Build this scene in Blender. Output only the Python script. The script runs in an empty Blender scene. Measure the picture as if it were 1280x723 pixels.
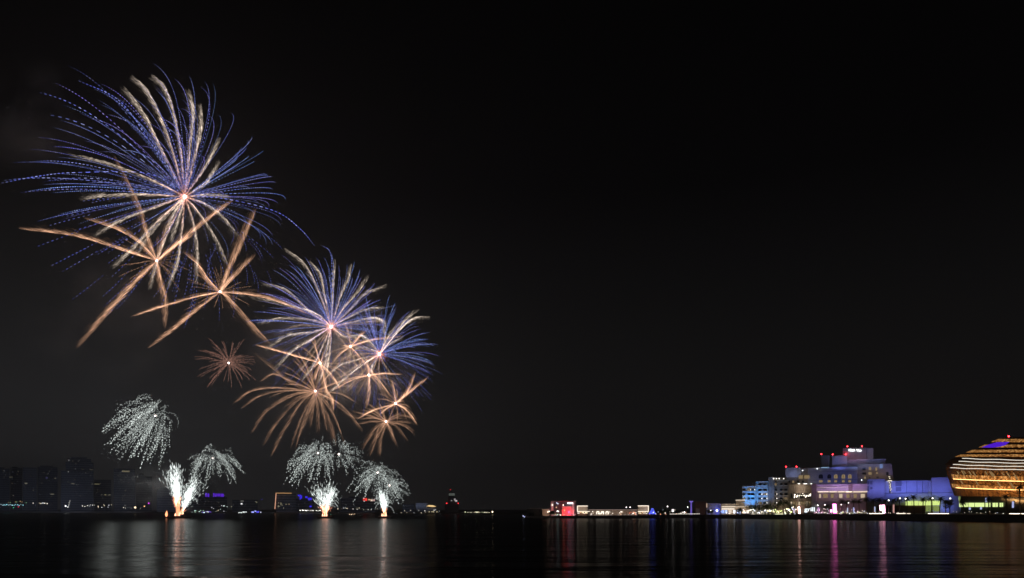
import bpy, math, random
import numpy as np
from mathutils import Vector
random.seed(7); rng = np.random.default_rng(11)
S = bpy.context.scene
COL = S.collection

# ------------------------------------------------------------------ camera, sky, exposure
F = 853.333          # focal length in photograph pixels (24 mm on 36 mm at 1280 px)
HOR = 637.0          # horizon row
EYE = 5.0            # eye height above the water
cam = bpy.data.cameras.new('camera'); cam_o = bpy.data.objects.new('camera', cam); COL.objects.link(cam_o)
cam.lens = 24; cam.sensor_width = 36; cam.shift_y = (HOR-361.5)/1280
cam.clip_start = 0.5; cam.clip_end = 20000
cam_o.location = (0, 0, EYE); cam_o.rotation_euler = (math.radians(90), 0, 0)
S.camera = cam_o
S.view_settings.view_transform = 'Standard'; S.view_settings.look = 'None'
S.view_settings.exposure = 0; S.view_settings.gamma = 1
S.render.engine = 'CYCLES'
S.cycles.use_denoising = True; S.cycles.denoising_prefilter = 'ACCURATE'
S.cycles.use_light_tree = True
S.cycles.max_bounces = 6; S.cycles.glossy_bounces = 3; S.cycles.diffuse_bounces = 2
S.cycles.transparent_max_bounces = 96; S.cycles.volume_bounces = 0
S.cycles.sample_clamp_indirect = 3.0
S.cycles.caustics_reflective = False; S.cycles.caustics_refractive = False
S.cycles.use_adaptive_sampling = True; S.cycles.adaptive_threshold = 0.01

W = bpy.data.worlds.new('World'); S.world = W; W.use_nodes = True
nt = W.node_tree; nt.nodes.clear()
def N(t, kind, **kw):
    n = t.nodes.new(kind)
    for k, v in kw.items(): setattr(n, k, v)
    return n
wo = N(nt, 'ShaderNodeOutputWorld'); bg = N(nt, 'ShaderNodeBackground')
tc = N(nt, 'ShaderNodeTexCoord'); sx = N(nt, 'ShaderNodeSeparateXYZ')
nt.links.new(tc.outputs['Generated'], sx.inputs[0])
rmp = N(nt, 'ShaderNodeValToRGB')                      # night sky: glow of the city low down, black overhead
e = rmp.color_ramp.elements
e[0].position = 0.0; e[0].color = (.0125, .0119, .0120, 1)
e[1].position = 0.62; e[1].color = (.0002, .0002, .0003, 1)
for p, c in ((.05, (.0108, .0103, .0105, 1)), (.1, (.0078, .0075, .0076, 1)), (.14, (.0066, .0064, .0065, 1)), (.3, (.0030, .0030, .0032, 1)), (.42, (.0007, .0007, .0009, 1))):
    k = e.new(p); k.color = c
nt.links.new(sx.outputs['Z'], rmp.inputs['Fac'])
# the western sky is brighter where the town and the smoke lie
mr = N(nt, 'ShaderNodeMapRange', interpolation_type='SMOOTHSTEP')
mr.inputs['From Min'].default_value = .12; mr.inputs['From Max'].default_value = -.55
nt.links.new(sx.outputs['X'], mr.inputs['Value'])
mz = N(nt, 'ShaderNodeMapRange', interpolation_type='SMOOTHSTEP')
mz.inputs['From Min'].default_value = .4; mz.inputs['From Max'].default_value = .0
nt.links.new(sx.outputs['Z'], mz.inputs['Value'])
mm = N(nt, 'ShaderNodeMath', operation='MULTIPLY'); nt.links.new(mr.outputs[0], mm.inputs[0]); nt.links.new(mz.outputs[0], mm.inputs[1])
mx = N(nt, 'ShaderNodeMix', data_type='RGBA', blend_type='ADD'); mx.inputs['Factor'].default_value = 1
sc2 = N(nt, 'ShaderNodeMix', data_type='RGBA'); sc2.inputs['A'].default_value = (0, 0, 0, 1); sc2.inputs['B'].default_value = (.0128, .0129, .0139, 1)
nt.links.new(mm.outputs[0], sc2.inputs['Factor'])
nt.links.new(rmp.outputs[0], mx.inputs['A']); nt.links.new(sc2.outputs['Result'], mx.inputs['B'])
nt.links.new(mx.outputs['Result'], bg.inputs['Color']); bg.inputs['Strength'].default_value = 1
nt.links.new(bg.outputs[0], wo.inputs['Surface'])

# ------------------------------------------------------------------ materials
def mat(name, col, rough=.7, metal=0, noise=0, nscale=1.0, spec=.5):
    m = bpy.data.materials.new(name); m.use_nodes = True
    t = m.node_tree; b = t.nodes['Principled BSDF']
    b.inputs['Roughness'].default_value = rough; b.inputs['Metallic'].default_value = metal
    b.inputs['Specular IOR Level'].default_value = spec
    if noise:
        tx = N(t, 'ShaderNodeTexCoord'); nz = N(t, 'ShaderNodeTexNoise'); nz.inputs['Scale'].default_value = nscale; nz.inputs['Detail'].default_value = 6
        r = N(t, 'ShaderNodeValToRGB'); r.color_ramp.elements[0].position = .3; r.color_ramp.elements[1].position = .7
        r.color_ramp.elements[0].color = tuple(c*(1-noise) for c in col)+(1,)
        r.color_ramp.elements[1].color = tuple(min(1, c*(1+noise)) for c in col)+(1,)
        t.links.new(tx.outputs['Object'], nz.inputs['Vector']); t.links.new(nz.outputs['Fac'], r.inputs[0]); t.links.new(r.outputs[0], b.inputs['Base Color'])
    else: b.inputs['Base Color'].default_value = tuple(col)+(1,)
    return m
_em = {}
def glow(col, s, name='lamp_glow', sample=True):
    key = (tuple(col), s)
    if key in _em: return _em[key]
    m = bpy.data.materials.new(name); m.use_nodes = True; t = m.node_tree; t.nodes.clear()
    o = N(t, 'ShaderNodeOutputMaterial'); em = N(t, 'ShaderNodeEmission')
    em.inputs[0].default_value = tuple(col)+(1,); em.inputs[1].default_value = s
    t.links.new(em.outputs[0], o.inputs[0])
    if not sample: m.cycles.emission_sampling = 'NONE'
    _em[key] = m; return m
def mk_spark(nm='burning_sparks', clear=False):
    m = bpy.data.materials.new(nm); m.use_nodes = True; t = m.node_tree; t.nodes.clear()
    o = N(t, 'ShaderNodeOutputMaterial'); em = N(t, 'ShaderNodeEmission'); a = N(t, 'ShaderNodeAttribute', attribute_name='spark_colour')
    t.links.new(a.outputs['Color'], em.inputs[0]); em.inputs[1].default_value = 1
    if clear:       # incandescent gas and embers: light adds to light, nothing behind is hidden
        tr = N(t, 'ShaderNodeBsdfTransparent'); ad = N(t, 'ShaderNodeAddShader')
        t.links.new(em.outputs[0], ad.inputs[0]); t.links.new(tr.outputs[0], ad.inputs[1]); t.links.new(ad.outputs[0], o.inputs[0])
    else: t.links.new(em.outputs[0], o.inputs[0])
    m.cycles.emission_sampling = 'NONE'
    return m
SPARK = mk_spark(); FIRE = mk_spark('burning_embers', True)
M = dict(
    white=mat('white_render', (.72, .72, .72), .8, noise=.08, nscale=.3),
    beige=mat('beige_render', (.42, .37, .31), .8, noise=.12, nscale=.4),
    stone=mat('grey_stone', (.34, .33, .34), .8, noise=.12, nscale=.4),
    brown=mat('brown_cladding', (.2, .12, .09), .7, noise=.2, nscale=.6),
    dark=mat('dark_concrete', (.09, .1, .115), .8, noise=.2, nscale=.05),
    darkglass=mat('dark_glass', (.02, .025, .03), .12),
    metal=mat('painted_metal', (.12, .12, .13), .5, .6),
    bronze=mat('bronze_cladding', (.42, .22, .09), .45, .35, noise=.45, nscale=.9),
    bark=mat('palm_bark', (.12, .085, .06), .9, noise=.3, nscale=4),
    frond=mat('palm_frond', (.05, .075, .03), .6, noise=.3, nscale=2),
    leaf=mat('tree_leaf', (.06, .09, .03), .6, noise=.4, nscale=2),
    hull=mat('barge_steel', (.05, .05, .06), .6, .3, noise=.3, nscale=.5),
    tube=mat('mortar_tube', (.1, .07, .05), .6),
    ground=mat('shore_paving', (.1, .095, .09), .9, noise=.3, nscale=.1),
    rock=mat('rock_armour', (.06, .055, .05), .9, noise=.5, nscale=.8),
    far=mat('far_shore_ground', (.03, .03, .03), .9, noise=.4, nscale=.02),
    skin=mat('clothing', (.08, .08, .09), .9),
)
def tower_mat():
    m = mat('tower_wall', (.1, .115, .14), .7); t = m.node_tree; b = t.nodes['Principled BSDF']
    tx = N(t, 'ShaderNodeTexCoord'); s = N(t, 'ShaderNodeSeparateXYZ'); w = N(t, 'ShaderNodeMath', operation='FRACT')
    d = N(t, 'ShaderNodeMath', operation='DIVIDE'); d.inputs[1].default_value = 3.6
    t.links.new(tx.outputs['Object'], s.inputs[0]); t.links.new(s.outputs['Z'], d.inputs[0]); t.links.new(d.outputs[0], w.inputs[0])
    r = N(t, 'ShaderNodeValToRGB'); r.color_ramp.interpolation = 'CONSTANT'
    r.color_ramp.elements[0].color = (.16, .17, .19, 1); r.color_ramp.elements[1].position = .35; r.color_ramp.elements[1].color = (.03, .04, .055, 1)
    t.links.new(w.outputs[0], r.inputs[0]); t.links.new(r.outputs[0], b.inputs['Base Color'])
    return m
M['tower'] = tower_mat()

# ------------------------------------------------------------------ building helpers
def tag(o, label=None, cat=None, group=None, kind=None):
    for k, v in (('label', label), ('category', cat), ('group', group), ('kind', kind)):
        if v: o[k] = v
    return o
def thing(name, loc, label, cat, group=None):
    o = bpy.data.objects.new(name, None); COL.objects.link(o); o.location = loc; o.empty_display_size = .5
    return tag(o, label, cat, group)
class MB:
    def __init__(s): s.v = []; s.f = []; s.c = []; s.n = 0
    def add(s, v, f, c=None):
        v = np.asarray(v, float).reshape(-1, 3); s.v.append(v)
        s.f += [tuple(int(i)+s.n for i in q) for q in f]
        if c is not None: s.c.append(np.broadcast_to(np.asarray(c, float), v.shape))
        s.n += len(v); return s
    def hexa(s, p):       # 8 points: bottom ring 0-3, top ring 4-7
        return s.add(p, [(3, 2, 1, 0), (4, 5, 6, 7), (0, 1, 5, 4), (1, 2, 6, 5), (2, 3, 7, 6), (3, 0, 4, 7)])
    def box(s, a, b):
        x0, y0, z0 = a; x1, y1, z1 = b
        return s.hexa([(x0, y0, z0), (x1, y0, z0), (x1, y1, z0), (x0, y1, z0), (x0, y0, z1), (x1, y0, z1), (x1, y1, z1), (x0, y1, z1)])
    def tube(s, pts, rad, n=6, caps=True):
        pts = [Vector(p) for p in pts]; base = s.n; V = []; Fc = []
        for i, p in enumerate(pts):
            t = (pts[min(i+1, len(pts)-1)]-pts[max(i-1, 0)]).normalized()
            a = t.cross(Vector((0, 0, 1)) if abs(t.z) < .9 else Vector((1, 0, 0))).normalized(); b = t.cross(a)
            r = rad[i] if hasattr(rad, '__len__') else rad
            for k in range(n):
                th = 2*math.pi*k/n; V.append(p+a*r*math.cos(th)+b*r*math.sin(th))
        for i in range(len(pts)-1):
            for k in range(n):
                k2 = (k+1) % n; Fc.append((i*n+k, i*n+k2, (i+1)*n+k2, (i+1)*n+k))
        if caps: Fc += [tuple(range(n))[::-1], tuple((len(pts)-1)*n+k for k in range(n))]
        return s.add([tuple(q) for q in V], Fc)
    def ball(s, c, r, n=8, m=5):
        V = [(c[0], c[1], c[2]-r)]
        for j in range(1, m):
            ph = math.pi*j/m
            for k in range(n):
                th = 2*math.pi*k/n; V.append((c[0]+r*math.sin(ph)*math.cos(th), c[1]+r*math.sin(ph)*math.sin(th), c[2]-r*math.cos(ph)))
        V.append((c[0], c[1], c[2]+r)); Fc = []
        for k in range(n): Fc.append((0, 1+(k+1) % n, 1+k))
        for j in range(m-2):
            for k in range(n):
                a = 1+j*n; Fc.append((a+k, a+(k+1) % n, a+n+(k+1) % n, a+n+k))
        a = 1+(m-2)*n
        for k in range(n): Fc.append((a+k, a+(k+1) % n, len(V)-1))
        return s.add(V, Fc)
    def spindles(s, A, B, r, ca, cb):   # many thin burning streaks, each a real closed spindle
        A = np.atleast_2d(A); B = np.atleast_2d(B); n = len(A)
        d = B-A; L = np.linalg.norm(d, axis=1, keepdims=True)+1e-9; d = d/L
        u = np.cross(d, np.array([.13, .95, .21])); u /= np.linalg.norm(u, axis=1, keepdims=True)+1e-9; w = np.cross(d, u)
        r = np.broadcast_to(np.asarray(r, float).reshape(-1, 1), (n, 1))
        mid = A+d*L*.45
        P = np.stack([A, B]+[mid+r*(u*math.cos(a)+w*math.sin(a)) for a in (0, 2.094, 4.189)], 1).reshape(-1, 3)
        ca = np.broadcast_to(np.asarray(ca, float), (n, 3)); cb = np.broadcast_to(np.asarray(cb, float), (n, 3)); cm = (ca+cb)/2
        C = np.stack([ca, cb, cm, cm, cm], 1).reshape(-1, 3)
        fs = np.array([(0, 3, 2), (0, 4, 3), (0, 2, 4), (1, 2, 3), (1, 3, 4), (1, 4, 2)])
        FF = (fs[None]+(np.arange(n)*5)[:, None, None]).reshape(-1, 3)+s.n
        s.v.append(P); s.f += [tuple(q) for q in FF.tolist()]; s.c.append(C); s.n += len(P); return s
    def beads(s, A, B, r, c):     # one unbroken filament that swells into glowing dashes
        n = len(A); d = B-A; L = np.linalg.norm(d, axis=1, keepdims=True)+1e-9; d = d/L
        u = np.cross(d, np.array([.13, .95, .21])); u /= np.linalg.norm(u, axis=1, keepdims=True)+1e-9; w = np.cross(d, u); r = np.asarray(r).reshape(-1, 1)
        rings = []; cols = []
        for q, rr, cc in ((0, .12, .15), (.18, .95, 1), (.8, 1, 1), (1, .12, .15)):
            for a in (0, 2.094, 4.189): rings.append(A+d*L*q+r*rr*(u*math.cos(a)+w*math.sin(a))); cols.append(c*cc)
        V = np.stack(rings, 1).reshape(-1, 3); C = np.stack(cols, 1).reshape(-1, 3); Fc = []
        for i in range(4*n-1):
            for k in range(3): Fc.append((i*3+k, i*3+(k+1) % 3, i*3+3+(k+1) % 3, i*3+3+k))
        Fc += [(2, 1, 0), (12*n-3, 12*n-2, 12*n-1)]
        s.add(V, Fc, C); return s
    def build(s, name, m, parent=None, label=None, smooth=False):
        v = np.concatenate(s.v)
        off = np.zeros(3)
        if parent is not None:
            q = parent
            while q is not None: off = off+np.array(q.location); q = q.parent
        me = bpy.data.meshes.new(name); me.from_pydata((v-off).tolist(), [], s.f)
        if s.c:
            ca = me.color_attributes.new('spark_colour', 'FLOAT_COLOR', 'POINT'); c = np.concatenate(s.c)
            ca.data.foreach_set('color', np.concatenate([c, np.ones((len(c), 1))], 1).astype(np.float32).ravel())
        me.materials.append(m)
        if smooth: me.polygons.foreach_set('use_smooth', [True]*len(me.polygons))
        me.update()
        o = bpy.data.objects.new(name, me); COL.objects.link(o)
        if parent is not None: o.parent = parent
        if label: o['label'] = label
        return o
def kids(o): return [c for c in COL.objects if c.parent == o]
def copy_tree(o, loc, scale=1, rz=0, label=None, group=None):
    def cp(src, par, ch):
        c = src.copy(); COL.objects.link(c); c.parent = par
        for k in ch[src.name]: cp(k, c, ch)
        return c
    ch = {}
    def scan(x):
        ch[x.name] = list(x.children)
        for k in x.children: scan(k)
    scan(o); r = cp(o, None, ch); r.location = loc; r.scale = (scale,)*3; r.rotation_euler = (0, 0, rz)
    if label: r['label'] = label
    if group: r['group'] = group
    return r
def at(px, py, Y): return np.array([(px-640)/F*Y, Y, EYE+(HOR-py)/F*Y])

class Face:
    """a wall plane that faces the water, `Y` metres out at column pxc; front() turns picture columns/rows into metres on it"""
    def __init__(s, pxc, Y, turn=0):
        s.O = np.array([(pxc-640)/F*Y, Y]); a = math.atan2(s.O[0], s.O[1])+math.radians(turn)
        s.d = np.array([math.sin(a), math.cos(a)]); s.k = s.O@s.d
    def w(s, px, py, dep=0):
        a = np.array([(px-640)/F, 1.]); t = s.k/(a@s.d); g = a*t
        z = EYE+(HOR-py)/F*t; g = g+s.d*dep
        return (g[0], g[1], z)
    def block(s, mb, x0, x1, y0, y1, d0, d1):      # y0 upper row, y1 lower row
        p = [s.w(x0, y1, d0), s.w(x1, y1, d0), s.w(x1, y1, d1), s.w(x0, y1, d1), s.w(x0, y0, d0), s.w(x1, y0, d0), s.w(x1, y0, d1), s.w(x0, y0, d1)]
        zb = (p[0][2]+p[1][2])/2; zt = (p[4][2]+p[5][2])/2
        p = [(q[0], q[1], zb if i < 4 else zt) for i, q in enumerate(p)]
        mb.hexa(p); return mb
    def poly(s, mb, pts, d0, d1):
        n = len(pts); V = [s.w(x, y, d0) for x, y in pts]+[s.w(x, y, d1) for x, y in pts]
        Fc = [tuple(range(n)), tuple(range(2*n-1, n-1, -1))]+[(i, n+i, n+(i+1) % n, (i+1) % n) for i in range(n)]
        return mb.add(V, Fc)
def flood(name, pos, target, size, power, col, spread=math.pi):
    l = bpy.data.lights.new(name, 'AREA'); l.shape = 'RECTANGLE'; l.size = size[0]; l.size_y = size[1]; l.energy = power; l.color = col; l.spread = spread
    o = bpy.data.objects.new(name, l); COL.objects.link(o); o.location = pos
    o.rotation_euler = (Vector(target)-Vector(pos)).to_track_quat('-Z', 'Y').to_euler(); return o

# ------------------------------------------------------------------ water and land
def mk_water():
    m = bpy.data.materials.new('night_water'); m.use_nodes = True; t = m.node_tree; b = t.nodes['Principled BSDF']
    b.inputs['Base Color'].default_value = (.004, .005, .006, 1); b.inputs['Roughness'].default_value = .15; b.inputs['IOR'].default_value = 1.22
    out = [n for n in t.nodes if n.type == 'OUTPUT_MATERIAL'][0]; df = N(t, 'ShaderNodeBsdfDiffuse'); df.inputs['Color'].default_value = (.004, .005, .006, 1)
    ms = N(t, 'ShaderNodeMixShader'); ms.inputs[0].default_value = .66; t.links.new(b.outputs[0], ms.inputs[1]); t.links.new(df.outputs[0], ms.inputs[2]); t.links.new(ms.outputs[0], out.inputs[0])
    g = N(t, 'ShaderNodeNewGeometry'); mp = N(t, 'ShaderNodeMapping'); mp.inputs['Scale'].default_value = (.1, .42, 1)
    n1 = N(t, 'ShaderNodeTexNoise'); n1.inputs['Scale'].default_value = 1; n1.inputs['Detail'].default_value = 5; n1.inputs['Roughness'].default_value = .6
    bp = N(t, 'ShaderNodeBump'); bp.inputs['Strength'].default_value = .65; bp.inputs['Distance'].default_value = .4
    t.links.new(g.outputs['Position'], mp.inputs[0]); t.links.new(mp.outputs[0], n1.inputs['Vector']); t.links.new(n1.outputs['Fac'], bp.inputs['Height'])
    m2 = N(t, 'ShaderNodeMapping'); m2.inputs['Scale'].default_value = (.022, .13, 1); n2 = N(t, 'ShaderNodeTexNoise'); n2.inputs['Scale'].default_value = 1; n2.inputs['Detail'].default_value = 3
    b2 = N(t, 'ShaderNodeBump'); b2.inputs['Strength'].default_value = 1; b2.inputs['Distance'].default_value = .9
    t.links.new(g.outputs['Position'], m2.inputs[0]); t.links.new(m2.outputs[0], n2.inputs['Vector']); t.links.new(n2.outputs['Fac'], b2.inputs['Height']); t.links.new(b2.outputs[0], bp.inputs['Normal'])
    t.links.new(bp.outputs[0], b.inputs['Normal'])
    return m
mb = MB(); mb.add([(-4500, -250, 0), (4500, -250, 0), (4500, 4600, 0), (-4500, 4600, 0)], [(0, 1, 2, 3)])
tag(mb.build('water', mk_water()), kind='structure')

def land(name, shore, back, m, edge, label=None):
    """shore: [(x, y, ztop)], back: [(x, y, z)]; a battered edge goes down into the water"""
    mb = MB(); n = len(shore); V = [(x, y, z) for x, y, z in shore]+[(x, y, z) for x, y, z in back]
    foot = []
    for i, (x, y, z) in enumerate(shore):
        a = np.array(shore[max(i-1, 0)][:2]); c = np.array(shore[min(i+1, n-1)][:2]); t = (c-a)/np.linalg.norm(c-a)
        nrm = np.array([t[1], -t[0]])
        if nrm[1] > 0 and abs(nrm[0]) < .5: nrm = -nrm
        foot.append((x+nrm[0]*edge, y+nrm[1]*edge, -.8))
    mb.add(V, [tuple(range(len(V)))])
    o = tag(mb.build(name, m), kind='structure')
    mb = MB(); V = []; Fc = []
    for i in range(n):
        for k in range(4):
            q = k/3; a = np.array(shore[i]); b = np.array(foot[i]); V.append(tuple(a*(1-q)+b*q))
    for i in range(n-1):
        for k in range(3): Fc.append((i*4+k, i*4+k+1, i*4+k+5, i*4+k+4))
    mb.add(V, Fc); e = tag(mb.build(name+'_edge', M['rock']), kind='structure')
    return o
def wx(px, Y): return (px-640)/F*Y
SH = [(wx(657, 392), 392, 1.1), (wx(690, 384), 384, 1.3), (wx(760, 384), 384, 1.5), (wx(830, 390), 390, 1.7), (wx(880, 388), 388, 1.9), (wx(960, 362), 362, 2.2), (wx(1040, 335), 335, 2.5), (wx(1120, 308), 308, 2.8), (wx(1200, 285), 285, 2.9), (wx(1290, 262), 262, 3.0), (wx(1420, 232), 232, 3.0)]
land('promenade', SH, [(900, 500, 3), (900, 1200, 3), (10, 1200, 1.2), (wx(657, 420), 420, 1.1)], M['ground'], 4)
FS = [(wx(-120, 1100), 1100, 2), (wx(0, 1080), 1080, 2), (wx(160, 1000), 1000, 1.8), (wx(330, 940), 940, 1.5), (wx(500, 820), 820, 1.3), (wx(600, 760), 760, 1.2), (wx(680, 740), 740, 1.2)]
land('far_shore', FS, [(60, 3000, 4), (-2600, 3000, 4)], M['far'], 6)

exec_parts = []
# ------------------------------------------------------------------ fireworks
GOLD = np.array([.80, .65, .52]); ORNG = np.array([1.12, .60, .36]); BROWN = np.array([.55, .30, .18])
BLUE = np.array([.2, .25, 1.05]); WHT = np.array([1.0, 1.1, 1.05]); PINK = np.array([1.5, .62, .48])
def interp(P, t):      # smooth curve through P (k,3), t (n,)
    P = np.asarray(P); k = len(P)-1; x = np.clip(t, 0, 1)*k; i = np.minimum(x.astype(int), k-1); u = (x-i)[:, None]
    Pm = np.vstack([2*P[0]-P[1], P, 2*P[-1]-P[-2]])
    a, b, c, d = Pm[i], Pm[i+1], Pm[i+2], Pm[i+3]
    return .5*((2*b)+(-a+c)*u+(2*a-5*b+4*c-d)*u*u+(-a+3*b-3*c+d)*u**3)
def comet(parent, pts, Y, w0, w1, col, dens=1.0, dep=0, rough=1.0, drift=(-.5, -.6), bright=1.0, name='spark_trail', pink=.16, r=.17, taper=False):
    s = Y/F; k = len(pts)
    P = np.array([at(x, y, Y+dep*i/(k-1)) for i, (x, y) in enumerate(pts)])
    L = np.sum(np.linalg.norm(np.diff(P, axis=0), axis=1)); n = max(30, int(L/s*7.5*dens*(.5+.5*(w0+w1)/7)))
    t = rng.random(n)**.92; p = interp(P, t); q = interp(P, np.minimum(t+.02, 1.02)); tn = interp(P, np.clip(t, .0, .97)+.02)-interp(P, np.clip(t, .0, .97))
    tn /= np.linalg.norm(tn, axis=1, keepdims=True)+1e-9
    side = np.stack([-tn[:, 2], 0*tn[:, 0], tn[:, 0]], 1)
    dv = np.array([drift[0], 0, drift[1]])
    sg = np.sign(side@dv)[:, None]; side = side*sg
    w = (w0*.6+(w1-w0*.6)*t**.75)*s
    if taper: w = (w0*.5+w1*1.35*t**.8*np.clip(1.02-t, 0, 1)**.45)*s
    lat = rng.beta(1.0, 2.0, n)*w*1.15-.15*w
    wide = rng.random(n) < .3; lat = np.where(wide, lat*2.1+.1*w, lat)
    off = side*lat[:, None]+np.array([0, 1, 0])*(rng.random((n, 1))-.5)*w[:, None]
    ln = (rng.random(n)*9+4)*s*(rough if taper else rough*.62)
    h = tn+dv*(.1+.22*rng.random((n, 1))); h /= np.linalg.norm(h, axis=1, keepdims=True)
    A = p+off; B = A-h*ln[:, None]*np.minimum(1, .3+t*3)[:, None]
    b = (.22+2.1*rng.random(n)**3.5)*bright*np.where(t > .8, (1.04-t)/.24, 1)
    b *= 1-.3*t
    b *= np.maximum(.3, 1.35-.9*lat/(w+1e-6)); fl = rng.random(40)*.55+.72; b *= np.interp(t, np.linspace(0, 1, 40), fl)      # the burning head side is the brighter edge
    mixp = np.exp(-t/pink)[:, None]
    c = (col*(1-mixp)+PINK*mixp)*b[:, None]
    c = c*.115*(1-.45*np.exp(-t/.12))[:, None]
    m = MB(); m.spindles(A, B, r*(.6+.7*rng.random(n)), c, c*.35)
    return m.build(name, FIRE, parent)
def star_fn(c, d, R, wind, g, k=1.7):
    c = np.array(c); d = np.array(d)
    def f(t):
        t = np.asarray(t)[:, None]; return c+d*R*(1-np.exp(-k*t))/(1-math.exp(-k))+np.array([wind, 0, -g])*t*t
    return f
def sphere_dirs(n):
    i = np.arange(n)+.5; ph = np.arccos(1-2*i/n); th = math.pi*(1+5**.5)*i
    d = np.stack([np.cos(th)*np.sin(ph), np.sin(th)*np.sin(ph), np.cos(ph)], 1)+rng.normal(0, .09, (n, 3))
    return d/np.linalg.norm(d, axis=1, keepdims=True)
def dashes(parent, f, t0, t1, n, duty, r, col, name, jit=.0, fade=True, bright=1.0, into=None):
    e = np.linspace(t0, t1, n+1); a = e[:-1]; b = a+(e[1:]-a)*duty
    A = f(a); B = f(b)
    if jit: J = rng.normal(0, jit, A.shape); A = A+J; B = B+J
    q = (a-t0)/(t1-t0)
    br = bright*(.55+.6*rng.random(n))
    if fade: br = br*np.where(q > .75, np.maximum(.12, (1-q)/.25), 1)
    c = col[None]*br[:, None]
    if col is not None and col[2] > col[0]*1.5: c = c+(rng.random((n, 1)) < .35)*np.array([.22, .22, .12])*br[:, None]
    if into is not None: return into.beads(A, B, r*(.8+.5*q), c)
    m = MB(); m.beads(A, B, r*(.8+.5*q), c); return m.build(name, SPARK, parent)
def core(parent, c, r=.6, s=6, col=(1, .82, .74), light=0, lcol=(1, .8, .7)):
    MB().ball(c, r).build('core', glow(col, s, 'burning_core'), parent)
    if light:       # the glare of the stars, spread through the burst
        lr = random.Random(int(c[0]*10)); n_ = 5
        for k in range(n_):
            l = bpy.data.lights.new('burst_glare', 'POINT'); l.energy = light*.22/n_; l.color = lcol; l.shadow_soft_size = lr.uniform(3, 9)
            o = bpy.data.objects.new('burst_glare', l); COL.objects.link(o); o.parent = parent; o.location = (lr.gauss(0, 9), lr.gauss(0, 6), lr.gauss(0, 9))
def burst(label, px, py, Y, group='aerial firework bursts over the water', **kw):
    c = at(px, py, Y); t = thing('firework_burst', c, label, 'firework', group); core(t, c, **kw); return t, c

def blue_shell(t, c, Y, n, Rpx, wind, g, low=True, bright=1.0, cone=None, r=.15):
    s = Y/F; k = 0
    for d in sphere_dirs(44):         # the pink embers round the burst
        L = s*random.uniform(7, 17); q = np.linspace(.05, 1, 9); A = np.array(c)+d*L*q[:-1, None]; B = np.array(c)+d*L*q[1:, None]
        h = np.array([1.2, .42, .3])*(1-q[:-1, None])**1.3
        m = MB(); m.beads(A, B, .16*(1-q[:-1])+.05, h*.5); m.build('ember_ray', FIRE, t)
    rest = MB()
    for d in sphere_dirs(n):
        if cone is not None and not cone(d): continue
        R = Rpx*s*random.uniform(.86, 1.1); f = star_fn(c, d, R, wind*s, g*s)
        vis = math.hypot(d[0], d[2]); into = None if k < 96 else rest
        if vis < .25: continue
        if d[2] < -.25:
            if not low: continue
            t0 = random.uniform(.2, .7); dashes(t, f, t0, min(1, t0+.34), 9, .55, r, BLUE, 'star_trail', bright=bright*.45, fade=True, into=into)
        else:
            dashes(t, f, .05, random.uniform(.78, 1.04), int(Rpx*vis*random.choice([.2, .32, .45, .7]))+8, random.uniform(.5, .8), r*random.uniform(.7, 1.15), BLUE*np.array([1+.7*random.random(), 1+.6*random.random(), 1]), 'star_trail', bright=bright*random.uniform(.4, 1.3), into=into)
        k += 1
    if rest.n: rest.build('star_trails', SPARK, t)['kind'] = 'stuff'
    return k

# the large blue and gold shell
YA = 400
T, C = burst('largest blue and gold firework burst, highest in the sky', 231, 246, YA, r=.9, s=7, light=260000)
c0 = (231, 246)
r1 = lambda L: [c0]+[(x/3.2, 80+y/3.2) for x, y in L]
r2 = lambda L: [c0]+[(x/3.2, 240+y/3.2) for x, y in L]
GA = [r1([(640, 330), (570, 190), (490, 88)]), r1([(690, 350), (640, 210), (585, 105), (522, 45)]), r1([(722, 340), (690, 180), (655, 90), (603, 42)]),
      r1([(760, 330), (774, 200), (756, 98)]), r1([(785, 350), (805, 250), (803, 155)]), r1([(810, 430), (850, 360), (882, 293)]), r1([(825, 470), (882, 388)]),
      r1([(840, 522), (930, 532)]), r1([(820, 560), (890, 610), (955, 692)]), r1([(620, 470), (440, 400), (272, 358)]), r1([(600, 522), (440, 525), (312, 547)]),
      r1([(620, 575), (480, 630), (370, 697)]), r2([(620, 130), (530, 230), (447, 310)]), r2([(660, 190), (625, 290), (600, 400)]), r2([(725, 180), (708, 290), (670, 392)]),
      r2([(775, 130), (790, 240), (786, 375)]), r2([(800, 90), (865, 190), (912, 295)]), r2([(700, 80), (655, 180)]), r2([(715, 110), (680, 210)]), r2([(690, 70), (600, 170), (545, 260)])]
for i, p in enumerate(GA):
    comet(T, p, YA, 2.2, 6.5 if i in (0, 1, 2, 3, 4) else 5, GOLD, dens=1.15, dep=random.uniform(-25, 25), bright=1.3 if i < 5 else 1.15, drift=(-.7, -.3))
blue_shell(T, C, YA, 215, 152, -34, 16, r=.135)
for L in ([(600, 440), (300, 435), (150, 450), (0, 478)], [(900, 540), (1100, 590), (1200, 660), (1260, 730)], [(610, 330), (480, 150), (310, 65)]):
    P = np.array([at(x, y, YA) for x, y in r1(L)]); dashes(T, lambda t, P=P: interp(P, t), .05, 1, 34, .7, .19, BLUE, 'star_trail', bright=1.1)

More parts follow.
